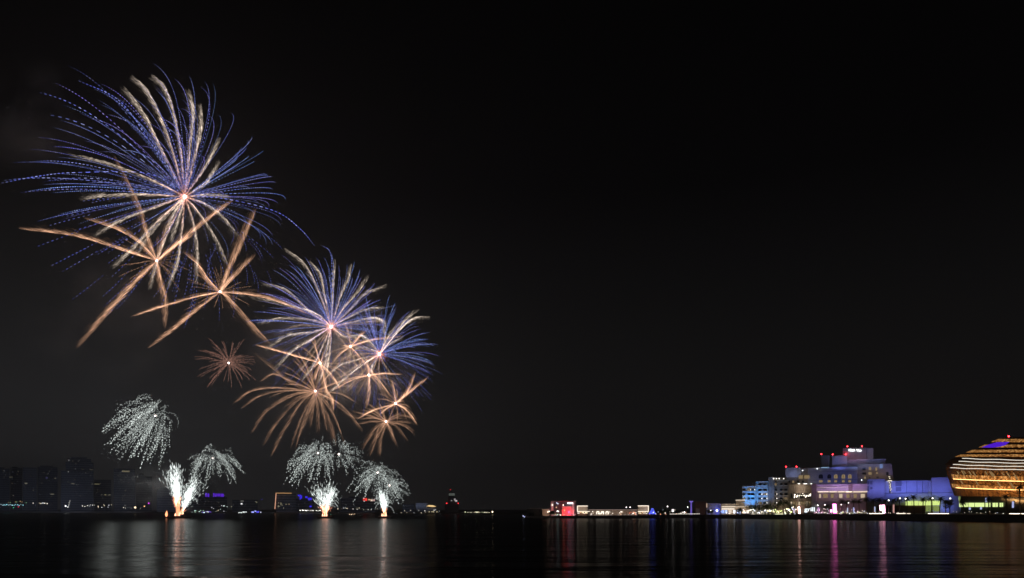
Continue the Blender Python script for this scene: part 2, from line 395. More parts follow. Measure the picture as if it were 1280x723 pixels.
def orange_burst(label, px, py, Y, rays, fine=46, fr=38, w1=8, light=15000, bright=1.0, col=ORNG, down=0.0, ray=None, strands=0, sr=40):
    T, C = burst(label, px, py, Y, r=.6, s=7, light=light, lcol=(1, .7, .5)); s = Y/F
    for pts in rays:
        ww = w1
        if isinstance(pts, tuple): pts, ww, bb = pts
        else: bb = 1
        comet(T, [(px, py)]+pts, Y, 1.6, ww, col, dens=1.25, dep=random.uniform(-15, 15), bright=bright*bb, drift=(-.55, .5), rough=1.2, r=.13, pink=.05, taper=True)
    for j in range(strands):
        a = random.uniform(0, 6.283); R = sr*random.uniform(.6, 1.1); mx_ = px+math.cos(a)*R*.55; my_ = py+math.sin(a)*R*.5
        comet(T, [(px, py), (mx_, my_), (px+math.cos(a)*R-2, py+math.sin(a)*R+R*.16)], Y, 1, random.uniform(1.6, 4.5), col*.9, dens=.8, dep=random.uniform(-20, 20), bright=random.uniform(.22, .5), drift=(-.5, .5), r=.12, pink=.06, taper=True, name='fine_trail')
    for d in sphere_dirs(int(fine*1.15))[:fine]:
        R = fr*s*random.uniform(.6, 1.25); f = star_fn(C, d, R, -2*s, 2*s+down*s)
        dashes(T, f, .05, 1, 12, .85, .11, col*.55 if ray is None else np.array(ray), 'spark_ray', bright=.75)
    return T, C
q2 = lambda *L: [(x/3.2, 240+y/3.2) for x, y in L]
orange_burst('orange firework burst with few broad rays, below left of the highest burst', 196, 326, 395, [
    (q2((500, 235), (300, 175), (70, 145)), 6, 1.1), (q2((560, 205), (460, 145), (330, 103)), 8, .9), (q2((595, 190), (550, 40), (455, -150)), 9, .5),
    (q2((700, 215), (780, 163)), 6, 1.3), (q2((740, 180), (840, 100), (935, 28)), 6, .9), (q2((540, 360), (430, 480), (303, 628)), 8, .9),
    (q2((640, 340), (662, 440), (660, 552)), 10, .75), (q2((650, 200), (690, 80)), 7, .4)])
orange_burst('orange firework burst with crossing rays, right of and below the other broad-rayed one', 275, 365, 398, [
    (q2((830, 345), (790, 290), (722, 232)), 8, 1), (q2((920, 300), (970, 190), (1026, 62)), 10, .75), (q2((930, 340), (1027, 245)), 7, 1),
    (q2((1000, 410), (1120, 440), (1240, 492)), 6, .9), (q2((930, 440), (1010, 530), (1085, 612)), 10, .7), (q2((780, 475), (690, 550), (588, 628)), 6, .9),
    (q2((780, 420), (640, 460), (520, 500)), 2.5, 1.2)])
orange_burst('small dim orange starburst alone below the broad-rayed bursts', 286, 454, 396, [], fine=96, fr=34, light=6000, bright=.8, down=3, ray=(.5, .25, .19))

# second blue and gold shell
q3 = lambda *L: [(240+x/4, 290+y/4) for x, y in L]
YE = 402
T, C = burst('second blue and gold firework burst, in the middle of the right cluster', 414, 408.5, YE, r=.8, s=7, light=40000)
for i, p in enumerate([q3((630, 290), (560, 160), (460, 80)), q3((665, 330), (640, 210), (580, 140)), q3((705, 300), (716, 130)), q3((740, 330), (780, 240), (800, 155)),
          q3((760, 380), (830, 300), (888, 215)), q3((780, 400), (870, 310), (980, 262)), q3((780, 430), (880, 385), (975, 378)), q3((800, 450), (900, 430), (950, 450), (960, 525)),
          q3((590, 400), (470, 290), (342, 255)), q3((600, 440), (450, 430), (318, 458)), q3((600, 500), (480, 520), (362, 596)), q3((600, 540), (500, 600), (402, 708)),
          q3((650, 580), (600, 680), (545, 750)), q3((680, 560), (660, 680), (630, 770)), q3((620, 410), (500, 370), (200, 305)), q3((760, 520), (850, 520), (905, 580)), q3((690, 580), (680, 660), (672, 720))]):
    comet(T, [(414, 408.5)]+p, YE, 2, 4.2, GOLD, dep=random.uniform(-20, 20), bright=1.15, drift=(-.7, -.3), dens=1.1)
for L in ([(440, 640), (560, 560), (660, 500)], [(520, 720), (600, 620)], [(860, 560), (800, 520)], [(900, 700), (840, 600), (760, 520)], [(840, 720), (790, 600)], [(560, 640), (620, 560)], [(400, 520), (520, 470), (620, 470)], [(980, 440), (880, 450)]):
    comet(T, [(414, 408.5)]+q3(*L[::-1]), YE, 2, 4.5, GOLD*np.array([1, .85, .75]), dep=random.uniform(-25, 25), bright=.45, drift=(-.6, -.3))
blue_shell(T, C, YE, 230, 92, -10, 8, bright=1.0, r=.13)
P = np.array([at(x, y, YE) for x, y in [(414, 408.5)]+q3((700, 200), (690, 100), (650, 68))]); dashes(T, lambda t: interp(P, t), .05, 1, 26, .7, .15, BLUE, 'star_trail')
YF = 406
T, C = burst('deep blue and gold firework burst at the right edge of the cluster', 474.5, 443, YF, r=.75, s=7, light=30000)
for p, b in [(q3((1060, 470), (1120, 430), (1198, 425)), .9), (q3((1010, 520), (1070, 440), (1140, 388)), 1), (q3((1020, 510), (1110, 425)), 1.5), (q3((980, 530), (1040, 450)), 1.0),
          (q3((965, 530), (960, 450), (900, 430), (850, 440)), .8), (q3((860, 660), (760, 740), (640, 850)), 1.2), (q3((820, 640), (740, 670), (660, 740)), .7),
          (q3((900, 560), (850, 520), (800, 540)), .8), (q3((900, 590), (840, 580), (760, 640)), .7), (q3((990, 560), (1062, 520)), 1.0), (q3((900, 680), (905, 720)), .8)]:
    comet(T, [(474.5, 443)]+p, YF, 2, 3.6, GOLD*1.4, dep=random.uniform(-15, 15), bright=b, drift=(-.6, -.4))
for L in ([(760, 560), (840, 545), (910, 580)], [(640, 700), (740, 640), (850, 610)], [(780, 700), (860, 650)], [(700, 600), (800, 570), (880, 590)], [(740, 820), (830, 730)], [(860, 800), (900, 700)], [(1000, 720), (960, 660)], [(700, 760), (800, 690)], [(940, 800), (935, 700)]):
    comet(T, [(474.5, 443)]+q3(*L[::-1]), YF, 2, 4.5, GOLD*np.array([1, .82, .7]), dep=random.uniform(-25, 25), bright=.5, drift=(-.6, -.3))
blue_shell(T, C, YF, 250, 76, 3, 10, bright=.85, cone=lambda d: d[0] > -.5, r=.14)

q4 = lambda *L: [(240+x/4, 410+y/4) for x, y in L]
orange_burst('orange firework burst with a short bright arc, under the second blue burst', 400, 454, 394, [
    (q4((480, 130), (310, 83)), 3, 1.3), (q4((620, 185), (598, 210)), 3, 1.4), (q4((700, 240), (745, 312)), 5, .9), (q4((670, 300), (700, 360), (710, 425)), 6, .7),
    (q4((620, 100), (610, 40)), 5, .5), (q4((620, 240), (615, 280)), 6, .6)], fine=20, fr=22, light=8000, strands=16, sr=48)
orange_burst('orange firework burst with a long diagonal tail, left of the deep blue burst', 438, 433, 396, [
    (q4((740, 90)), 2, 1.4), (q4((830, 50), (872, 5)), 4, .9), (q4((870, 180), (940, 270), (1005, 355)), 5, .7), (q4((900, 60), (1062, 40)), 3, .8), (q4((740, 130), (690, 190)), 4, .6)], fine=20, fr=20, light=5000, strands=14, sr=40)
orange_burst('orange firework burst of four straight rays, below the deep blue burst', 461, 469, 399, [
    (q4((960, 228), (1060, 232)), 2, 1.2), (q4((885, 320), (868, 410)), 6, .7), (q4((800, 260), (690, 320)), 4, .8), (q4((880, 190), (870, 130)), 4, .6)], fine=18, fr=18, light=4000, strands=14, sr=44)
orange_burst('orange firework burst shaped like crossed straws, lower right of the cluster', 494.5, 504.5, 401, [
    (q4((1080, 310), (1120, 213)), 4.5, .9), (q4((1100, 310), (1190, 238)), 4, 1), (q4((1010, 310), (998, 252)), 5, .7), (q4((900, 415), (820, 458)), 2, 1.2),
    (q4((970, 405), (930, 440)), 3, 1), (q4((1080, 420), (1132, 490)), 3.5, 1), (q4((1040, 366), (1068, 366)), 3, 1.3)], fine=20, fr=16, light=5000, strands=8, sr=34)
orange_burst('brown drooping firework burst, lowest right of the coloured cluster', 482.5, 527, 399, [
    (q4((920, 500), (880, 560), (845, 620)), 6, .6), (q4((945, 560), (938, 655)), 7, .6), (q4((1000, 530), (1032, 602)), 5, .6), (q4((1030, 500), (1088, 575)), 5, .5),
    (q4((1050, 440), (1135, 462)), 4, .5), (q4((890, 470), (815, 485)), 3, .6), (q4((890, 440), (790, 415)), 4, .5), (q4((930, 510), (915, 580)), 5, .5), (q4((1010, 440), (1060, 420)), 2.5, .6), (q4((1050, 470), (1120, 480)), 4, .35)], fine=10, fr=14, light=4000, col=ORNG*.9, bright=.5, strands=16, sr=40)
orange_burst('brown willow firework burst with long sweeping tails, lower left of the cluster', 394, 489, 397, [
    (q4((420, 300), (290, 320), (198, 385)), 3, .8), (q4((450, 315), (330, 345), (238, 408)), 3, .7), (q4((500, 340), (370, 420), (288, 540)), 5, .6), (q4((520, 370), (420, 480), (350, 600)), 5, .55),
    (q4((540, 380), (450, 530), (388, 655)), 5, .6), (q4((480, 260), (400, 235), (330, 275)), 3.5, .7), (q4((590, 400), (560, 480), (520, 570)), 7, .55), (q4((605, 400), (590, 510)), 7, .5),
    (q4((660, 400), (700, 500), (722, 600)), 10, .5), (q4((700, 370), (800, 440), (880, 460)), 6, .35), (q4((680, 310), (780, 290), (860, 300)), 3, .4), (q4((600, 240), (600, 190)), 6, .5), (q4((500, 280), (400, 200), (300, 120)), 6, .35), (q4((760, 260), (880, 235)), 2.5, .7)], fine=12, fr=20, light=6000, bright=.42, strands=26, sr=70)

# white glitter shells
def glitter(label, px, py, n, Rpx, wind, g, cone, Y=392, up=.3, t0=.3, light=9000, scale=(1, 1), shift=(0, 0)):
    T, C = burst(label, px, py, Y, group='white glitter bursts low over the water', r=.5, s=6, light=light, lcol=(.93, 1, .95)); s = Y/F
    for l in T.children:
        if l.type == 'LIGHT': l.location = (l.location[0]+shift[0]*s, l.location[1], l.location[2]-shift[1]*s)
    for d in sphere_dirs(int(n*1.45)):
        if not cone(d): continue
        f = star_fn(C, d*np.array([scale[0], 1, scale[1]]), Rpx*s*random.uniform(.55, 1.12), wind*s*random.uniform(.8, 1.2), g*s*random.uniform(.8, 1.2), 1.3)
        a = t0*random.uniform(.6, 1.7); b = random.uniform(.8, 1.05)
        nd = int(13*(b-a)*Rpx/30)+4
        dashes(T, f, a, b, nd, random.uniform(.3, .6), random.uniform(.15, .24), WHT, 'glitter_trail', jit=.3, fade=random.random() < .5, bright=random.uniform(.45, 1.3))
        if random.random() < .5: dashes(T, f, a, b, nd, .3, .2, WHT, 'glitter_trail', jit=.9, fade=False, bright=.55)
    return T
glitter('white glitter firework burst standing apart, leftmost of the white ones', 194, 520, 96, 45, -19, 33, lambda d: d[2] > -.9 and d[0] < .6, t0=.26, light=60000, shift=(-26, 30))
glitter('white glitter firework burst right above the leaning spark fountain', 266, 573, 62, 40, 2, 22, lambda d: d[2] > -.6, t0=.28, light=22000, scale=(1, .75), shift=(8, 15))
glitter('white glitter firework burst above the middle fountain, left of its twin', 397.5, 566.5, 62, 38, -8, 28, lambda d: d[2] > -.7 and d[0] < .7, t0=.22)
glitter('white glitter firework burst right of its twin above the middle fountain', 423.5, 568, 44, 34, 0, 8, lambda d: d[2] > -.6 and (d[0] > -.2 or d[2] < .2), t0=.25)
glitter('white glitter firework burst above the right fountain, upper of the two', 472, 591, 56, 32, -4, 22, lambda d: d[2] > -.6, t0=.2, light=6000)
glitter('white glitter firework burst beside the right fountain, lower of the two', 487, 607, 40, 34, 5, 12, lambda d: d[0] > -.3 and d[2] > -.6, t0=.15, light=4000, scale=(.75, .7))

# spark fountains on floating barges
def barge(px, Y, label, ln=9):
    x = wx(px, Y); T = thing('fireworks_barge', (x, Y, 0), label, 'barge', 'fireworks barges on the water')
    h = ln/2
    m = MB(); m.add([(x-h, Y-2, .7), (x+h, Y-2, .7), (x+h, Y+2, .7), (x-h, Y+2, .7), (x-h+.8, Y-1.7, -.4), (x+h-.8, Y-1.7, -.4), (x+h-.8, Y+1.7, -.4), (x-h+.8, Y+1.7, -.4)],
        [(0, 1, 2, 3), (7, 6, 5, 4), (4, 5, 1, 0), (5, 6, 2, 1), (6, 7, 3, 2), (7, 4, 0, 3)]); m.build('hull', M['hull'], T)
    for k in range(5):
        q = x-h+1+k*(ln-2)/4; m = MB(); m.box((q-.5, Y-.4, .7), (q+.5, Y+.4, .95)); r = m.build('mortar_rack', M['hull'], T)
        m = MB()
        for j in (-.3, 0, .3): m.tube([(q+j, Y, .9), (q+j, Y, 1.7)], .11, 6)
        m.build('mortar_tubes', M['tube'], r)
    return T
def fountain(label, px, Y, base_py, tips, n, flame_py, light, fw=3, side=8):
    b = at(px, base_py, Y); T = thing('spark_fountain', b, label, 'firework', 'spark fountains on the barges'); s = Y/F
    tx = np.array([t[0] for t in tips], float); ty = np.array([t[1] for t in tips], float); wt = np.array([t[2] for t in tips], float); wt /= wt.sum()
    ds = np.array([t[3] for t in tips], float)
    k = rng.choice(len(tips), n, p=wt)
    ex = tx[k]+rng.normal(0, 1, n)*ds[k]; ey = ty[k]+rng.normal(0, 1, n)*ds[k]*.9
    a = rng.random(n)**.75
    E = np.stack([(ex-640)/F*Y, Y+rng.normal(0, 1, n)*ds[k]*s, EYE+(HOR-ey)/F*Y], 1)
    p = b+(E-b)*a[:, None]; p[:, 2] += 0; dirn = (E-b); ln = np.linalg.norm(dirn, axis=1, keepdims=True); dirn /= ln
    l = (rng.random((n, 1))*2.2+.6)
    col = WHT[None]*(.15+1.1*rng.random((n, 1))**2)
    hot = (a*ln[:, 0] < (base_py-flame_py)*s)
    col[hot] = np.array([1.1, .42, .25])*(.6+.7*rng.random((hot.sum(), 1)))
    m = MB(); m.spindles(p, p+dirn*l, .12+.1*rng.random(n), col*.46, col*.38)
    sp = m.build('spark_spray', FIRE, T); sp['kind'] = 'stuff'
    for j in range(side):     # single stars that leave the spray and curl over
        sgn = -1 if random.random() < .6 else 1; R = random.uniform(8, 17)*s; hgt = random.uniform(.25, .95)
        o = b+(np.array([(tips[0][0]-640)/F*Y, Y, EYE+(HOR-tips[0][1])/F*Y])-b)*hgt
        f = star_fn(o, np.array([sgn*.9, random.uniform(-.4, .4), random.uniform(.3, .7)]), R, 0, R*random.uniform(.5, 1.0), 1.2)
        dashes(T, f, .1, 1, 9, .8, .2, WHT, 'curling_spark', fade=True, bright=.6)
    m = MB(); f0 = at(px, flame_py, Y)
    m.tube([b, b*.7+f0*.3, b*.35+f0*.65, f0], [fw*.16, fw*.22, fw*.15, .05], 8); m.build('flame', glow((1, .33, .16), 1.8, 'orange_flame'), T)
    for j in range(3):
        q = b+np.array([(j-1)*1.1-.3, -.3, 0]); MB().tube([q, q+np.array([.1, 0, .8]), q+np.array([0, 0, 1.7+.5*j])], [.42, .36, .04], 7).build('flame', glow((1, .5, .3), 3, 'orange_flame'), T)
    l_ = bpy.data.lights.new('fountain_light', 'POINT'); l_.energy = light*.02; l_.color = (1, .95, .9); l_.shadow_soft_size = 4
    o = bpy.data.objects.new('fountain_light', l_); COL.objects.link(o); o.parent = T; o.location = (0, 0, (base_py-tips[0][1])*s*.6)
    return T
fountain('tall upright white spark fountain on an orange flame column, leftmost barge', 222.5, 388, 645, [(219, 585, 5, 3.8), (221, 600, 4, 3.8), (215, 594, 2.4, 5.5), (222, 612, 3, 3)], 1800, 622, 15000, fw=5)
fountain('white spark fountain leaning right, beside the tall upright one', 227, 389, 643, [(243, 600, 4, 3), (239, 612, 3, 3), (247, 606, 2, 6), (235, 618, 2, 4.5)], 1050, 636, 9000, fw=3, side=9)
fountain('wide fan shaped white spark fountain on the middle barge', 406.5, 388, 645.5, [(414, 609, 5, 4), (401, 612, 3, 6), (409, 618, 3, 6), (393, 612, 1.5, 4), (416, 620, 2, 4), (404, 626, 1.5, 4)], 1150, 634, 12000, fw=3, side=9)
fountain('short narrow white spark fountain on the right barge', 480.7, 388, 645.5, [(477, 618, 5, 2.4), (481, 622, 3, 4), (480, 627, 2, 2.4)], 900, 637, 9000, fw=3, side=6)
T = thing('flare', at(208, 645.5, 389), 'small lone orange flame on the water left of the tall fountain', 'flare')
b = at(208, 646, 389); MB().tube([b, b+np.array([0, 0, 1.2]), b+np.array([.2, 0, 3.4])], [.3, .75, .08], 8).build('flame', glow((1, .34, .16), 2.6, 'orange_flame'), T)
MB().tube([b+np.array([0, 0, -1.2]), b], .25, 8).build('float', M['hull'], T)
barge(224.5, 391, 'flat dark barge under the two left fountains', 14)
barge(406.5, 391, 'flat dark barge under the fan shaped fountain', 9)
barge(480.7, 391, 'flat dark barge under the short narrow fountain', 7)

# ------------------------------------------------------------------ lamps, windows, palms
HID = []
def lamp_globe(mb_root, pos, r, col, st, name='lamp'):
    return MB().ball(pos, r, 7, 4).build(name, glow(col, st), mb_root)
def street_lamp(pos, h, col, st, label, group=None, r=.35):
    T = thing('street_lamp', pos, label, 'lamp', group); x, y, z = pos
    MB().tube([(x, y, z-.3), (x, y, z+h)], [.12, .07], 6).build('post', M['metal'], T)
    MB().tube([(x, y, z+h-.02), (x, y, z+h+.12)], [.22, .1], 6).build('cap', M['metal'], T)
    lamp_globe(T, (x, y-.12, z+h-.38), r, col, st, 'lamp_head'); return T
def beacon(fc, px, py, parent, dep=1, st=26, r=.33, name='warning_lamp'):
    p = fc.w(px, py, dep); m = MB(); m.tube([(p[0], p[1], p[2]-1.2), p], .06, 5); a = m.build('beacon_mast', M['metal'], parent)
    lamp_globe(a, p, r, (1, .02, .03), st, name)
def wins(fc, parent, cells, m, name='window', proud=.06, sill=False):
    for (x0, x1, y0, y1) in cells:
        b = MB(); fc.block(b, x0, x1, y0, y1, -proud, .3); w = b.build(name, m, parent)
        if sill: b = MB(); fc.block(b, x0-.3, x1+.3, y1, y1+.35, -.25, .1); b.build('sill', M['stone'], w)
def wall(fc, parent, x0, x1, y0, y1, d0, d1, m, name='wall'):
    b = MB(); fc.block(b, x0, x1, y0, y1, d0, d1); return b.build(name, m, parent)
WK = .17
def wash(fc, x0, x1, y0, y1, power, col, off=7, dep=0, below=True, name='facade_floodlight'):
    """a floodlight strip in front of the wall's foot, turned up at it"""
    yb = y1+1 if below else y0-1
    a = np.array(fc.w(x0, yb, dep-off)); b = np.array(fc.w(x1, yb, dep-off)); c = (a+b)/2; c[2] = max(c[2], ground_z((x0+x1)/2)[1]+.5); t = np.array(fc.w((x0+x1)/2, (y0+y1)/2, dep))
    return flood(name, tuple(c), tuple(t), (float(np.linalg.norm(b-a))*.9, .8), power*WK*.85, col, math.radians(115))
WARM = (1, .74, .48); COOL = (.85, .92, 1); WLIT = (1, .93, .82)
lit_dim = glow((1, .72, .38), .24, 'lit_room'); lit_mid = glow((1, .8, .55), .6, 'lit_room'); lit_wht = glow((1, .93, .8), 2.2, 'lit_room')

def palm(pos, h, label, group):
    x, y, z = pos; T = thing('palm_tree', pos, label, 'palm tree', group); rr = random.Random(int(x*10+y))
    lean = (rr.uniform(-.4, .4), rr.uniform(-.4, .4))
    pts = [(x+lean[0]*q*q, y+lean[1]*q*q, z-.2+(h+.2)*q) for q in (0, .15, .4, .7, 1)]
    MB().tube(pts, [.32, .23, .2, .19, .24], 8).build('trunk', M['bark'], T)
    m = MB(); top = Vector(pts[-1])
    for k in range(26):
        th = k*2.4; el = .95-1.5*(k/26); L = rr.uniform(1.9, 2.6)
        d = Vector((math.cos(th)*math.cos(el), math.sin(th)*math.cos(el), math.sin(el))); p = top.copy(); prev = p
        sd = Vector((-math.sin(th), math.cos(th), 0)); segs = 7
        for i in range(segs):
            d = (d+Vector((0, 0, -.16))).normalized(); q = prev+d*(L/segs)
            for sg in (-1, 1):     # leaflets
                for u in (0, .5):
                    o = prev.lerp(q, u); w = .62*math.sin(math.pi*(i+u+.6)/(segs+.8)); tip = o+sd*sg*w+d*.35+Vector((0, 0, -.22*w))
                    e = o+d*.13; m.add([tuple(o), tuple(e), tuple(tip), tuple(o-Vector((0, 0, .02)))], [(0, 1, 2), (3, 2, 1)])
            prev = q
    m.build('fronds', M['frond'], T); return T
def leafy(pos, h, w, label, group, cat='tree', nleaf=900):
    x, y, z = pos; T = thing('leafy_tree', pos, label, cat, group); rr = random.Random(int(x*7+y*3))
    m = MB(); m.tube([(x, y, z-.2), (x+.1, y, z+h*.3), (x, y+.1, z+h*.6)], [.22, .16, .09], 7)
    m.build('trunk', M['bark'], T)
    for k in range(4):
        a = k*1.7; MB().tube([(x, y, z+h*.38), (x+math.cos(a)*w*.25, y+math.sin(a)*w*.25, z+h*.62), (x+math.cos(a)*w*.36, y+math.sin(a)*w*.36, z+h*.8)], [.09, .06, .02], 5).build('branch', M['bark'], T)
    m = MB(); cl = [(rr.gauss(0, w*.24), rr.gauss(0, w*.24), h*rr.uniform(.45, .88), rr.uniform(.16, .28)*w) for _ in range(9)]
    for i in range(nleaf):
        cx, cy, cz, cr = cl[i % 9]; v = Vector((rr.gauss(0, 1), rr.gauss(0, 1), rr.gauss(0, .8))).normalized()*cr*rr.uniform(.55, 1.05)
        p = Vector((x+cx, y+cy, z+cz))+v; a = Vector((rr.uniform(-1, 1), rr.uniform(-1, 1), rr.uniform(-1, 1))).normalized(); b = a.orthogonal().normalized(); sz = rr.uniform(.14, .3)
        m.add([tuple(p-a*sz), tuple(p+b*sz*.5), tuple(p+a*sz), tuple(p-b*sz*.5)], [(0, 1, 2, 3)])
    m.build('crown', M['leaf'], T); return T

def ground_z(px):
    xs = [657, 690, 760, 830, 880, 960, 1040, 1120, 1200, 1290]; zs = [1.1, 1.3, 1.5, 1.7, 1.9, 2.2, 2.5, 2.8, 2.9, 3.0]; ys = [392, 384, 384, 390, 388, 362, 335, 308, 285, 262]
    return float(np.interp(px, xs, ys)), float(np.interp(px, xs, zs))
def spot_on(px, back):
    y, z = ground_z(px); Y = y+back; return (wx(px, Y), Y, z)

# ------------------------------------------------------------------ the golden arena
AY = 335.0; AXc = wx(1352, AY)
ROWS = [  # left column, left row, row at the frame's edge (1280)
    (1197, 641, 641), (1193.5, 620, 621), (1189.5, 609, 613), (1186, 598, 602), (1182.5, 586, 588.6), (1180.5, 581, 584.5), (1184, 576, 577.5), (1193, 571.5, 571.5),
    (1206, 566.5, 566), (1222, 560, 560), (1238, 553, 553.5), (1252, 547.2, 547)]
NU = 144
_rc = {}
def _fit(row):
    """radius of a ring whose left limb is seen at column row[0]"""
    if row in _rc: return _rc[row]
    pl = row[0]; th = np.linspace(.5*math.pi, 2*math.pi, 600); rx = AXc-wx(pl, AY)
    for _ in range(14):
        x = AXc+rx*np.cos(th); y = AY+rx*.62*np.sin(th); px = x/y*F+640; k = int(np.argmin(px)); rx -= (pl-px[k])*y[k]/F*.9
    y0 = y[k]; kk = int(np.argmin(np.abs(px-1280)+(np.arange(600) < k)*1e6)); _rc[row] = (rx, y0, math.sin(th[k]), y[kk], math.sin(th[kk])); return _rc[row]
def arena_ring(row, shrink=0.0, off_z=0.0):
    row = tuple(row); rx, yl, sl, yr, sr = _fit(row); z0 = EYE+(HOR-row[1])/F*yl; z1 = EYE+(HOR-row[2])/F*yr; rx = rx-shrink; ry = rx*.62; out = []
    for k in range(NU):
        th = 2*math.pi*k/NU+math.pi; sn = math.sin(th); q = (sn-sl)/(sr-sl) if abs(sr-sl) > 1e-6 else 0
        out.append((AXc+rx*math.cos(th), AY+ry*sn, z0+(z1-z0)*min(1.3, max(-.3, q))+off_z))
    return out
def kstart(row, px):
    rx = _fit(tuple(row))[0]; ks = range(-40, 50); v = [((AXc+rx*math.cos(2*math.pi*k/NU+math.pi))/(AY+rx*.62*math.sin(2*math.pi*k/NU+math.pi))*F+640) for k in ks]; i = int(np.argmin(v))
    while v[i] < px and i < 88: i += 1
    return ks[i]
def on_ring(row, shrink, px, py):
    rx = _fit(tuple(row))[0]-shrink; th = np.linspace(math.pi*.5, math.pi*1.95, 3000); x = AXc+rx*np.cos(th); y = AY+rx*.62*np.sin(th); pp_ = x/y*F+640; k0 = int(np.argmin(pp_)); k = int(np.argmin(np.abs(pp_-px)+(np.arange(3000) < k0)*900))
    return np.array([x[k], y[k], EYE+(HOR-py)/F*y[k]])
AR = thing('arena', (AXc, AY, 3), 'golden bowl shaped arena wrapped in glowing wavy bands, at the right edge', 'arena')
def ring_band(ra, rb, m, name, parent, k0=None):
    if k0 is not None: ra = [ra[k % NU] for k in range(k0, k0+70)]; rb = [rb[k % NU] for k in range(k0, k0+70)]
    b = MB(); n = len(ra)
    if k0 is not None: b.add(ra+rb, [(i, i+1, n+i+1, n+i) for i in range(n-1)]); return b.build(name, m, parent, smooth=True)
    if 1: b.add(ra+rb, [(i, (i+1) % n, n+(i+1) % n, n+i) for i in range(n)]); return b.build(name, m, parent, smooth=True)
def mk_scales():
    m = bpy.data.materials.new('bronze_scales'); m.use_nodes = True; t = m.node_tree; b = t.nodes['Principled BSDF']
    b.inputs['Metallic'].default_value = .3; b.inputs['Roughness'].default_value = .5
    g = N(t, 'ShaderNodeTexCoord'); mp = N(t, 'ShaderNodeMapping'); mp.inputs['Scale'].default_value = (.75, .75, .2); mp.inputs['Rotation'].default_value = (0, .6, 0)
    v = N(t, 'ShaderNodeTexNoise'); v.inputs['Scale'].default_value = 1.6; v.inputs['Detail'].default_value = 4
    r = N(t, 'ShaderNodeValToRGB'); r.color_ramp.elements[0].position = .36; r.color_ramp.elements[1].position = .66
    r.color_ramp.elements[0].color = (.09, .045, .018, 1); r.color_ramp.elements[1].color = (.62, .36, .14, 1)
    t.links.new(g.outputs['Object'], mp.inputs[0]); t.links.new(mp.outputs[0], v.inputs['Vector']); t.links.new(v.outputs['Fac'], r.inputs[0]); t.links.new(r.outputs[0], b.inputs['Base Color'])
    bp = N(t, 'ShaderNodeBump'); bp.inputs['Strength'].default_value = .9; bp.inputs['Distance'].default_value = .5; t.links.new(v.outputs['Fac'], bp.inputs['Height']); t.links.new(bp.outputs[0], b.inputs['Normal'])
    return m
M['scales'] = mk_scales()
R0 = [arena_ring(r) for r in ROWS]
for i in range(len(ROWS)-1):
    nm = 'glass_base' if i == 0 else 'cladding_band'
    if i == 0: ring_band(arena_ring(ROWS[0], 1.2), arena_ring(ROWS[1], 1.2), M['darkglass'], nm, AR); continue
    # each band leans out over the one below: its foot stands proud as a lip
    lo = arena_ring(ROWS[i], -.0 if i < 4 else .1); hi = arena_ring(ROWS[i+1], 1.0, -.15)
    ring_band(lo, hi, M['scales'], nm, AR)
    lip_in = arena_ring(ROWS[i], 1.4, -.1); lip_out = arena_ring(ROWS[i], -.35, -.05) if i in (2, 3, 7, 8, 9, 10) else lo; ring_band(lip_in, lip_out, M['bronze'], 'band_lip', AR)
roof = MB(); rr_ = arena_ring(ROWS[-1]); roof.add(rr_+[(AXc, AY, rr_[0][2]+1)], [(i, (i+1) % NU, NU) for i in range(NU)]); roof.build('roof', M['metal'], AR)
def ring_tube(row, shrink, dz, r, m, name, a0=None, a1=None, wav=0, parent=AR):
    p = arena_ring(row, shrink, dz); k0, k1 = a0, a1; q = [p[k % NU] for k in range(k0, k1)]
    q = [(x, y, z+wav*math.sin(k*.9+dz)) for k, (x, y, z) in enumerate(q)]
    return MB().tube(q, r, 5).build(name, m, parent)
gold_l = glow((1, .58, .2), 9, 'gold_strip_light')
FR0, FR1 = 4, 52       # the part of the rings that faces the water
def mk_glow_bronze(st):  # light on the bronze bands put into the material as mottled emission
    m = mk_scales(); m.name = 'glow_painted_bronze'; t = m.node_tree; b = t.nodes['Principled BSDF']; v = [n for n in t.nodes if n.type == 'TEX_NOISE'][0]
    r = N(t, 'ShaderNodeValToRGB'); r.color_ramp.elements[0].position = .38; r.color_ramp.elements[0].color = (.10, .035, .006, 1); r.color_ramp.elements[1].position = .68; r.color_ramp.elements[1].color = (1, .58, .2, 1)
    k = r.color_ramp.elements.new(.52); k.color = (.42, .17, .04, 1)
    t.links.new(v.outputs['Fac'], r.inputs[0]); t.links.new(r.outputs[0], b.inputs['Emission Color']); b.inputs['Emission Strength'].default_value = st; return m
BL = mk_glow_bronze(.72); BL2 = mk_glow_bronze(.78)
def mixrow(a, b, q): return tuple(a[i]*(1-q)+b[i]*q for i in range(3))
for i, q0, q1, mm_ in ((2, .0, .42, BL2), (3, .0, .46, BL2), (7, .1, .62, BL), (8, .1, .6, BL), (9, .1, .6, BL), (10, .1, .7, BL)):
    ring_band(arena_ring(mixrow(ROWS[i], ROWS[i+1], q0), -.22), arena_ring(mixrow(ROWS[i], ROWS[i+1], q1), -.12), mm_, 'glow_painted_band', AR, kstart(ROWS[i], 1190) if i < 4 else None)
for i, dz, st in ((2, .05, 9), (3, .05, 9)):
    ring_tube(ROWS[i], -.6, dz, .06, glow((1, .56, .2), st, 'gold_strip_light'), 'gold_light_strip', kstart(ROWS[i], 1191.5 if i == 3 else 1195), FR1)
for k, (pl, y0, y1) in enumerate([(1204, 571.5, 575.5), (1199, 575.3, 579.3), (1193, 579.6, 583.6), (1190, 584, 587.6)]):
    rw = (1183-k*.4, y0-.2, y1); ring_tube(rw, -.7-.15*k, 0, .15, glow((1, .93, .8), 1.15, 'white_strip_light'), 'white_light_line', kstart(rw, pl-.5), FR1, wav=.1)
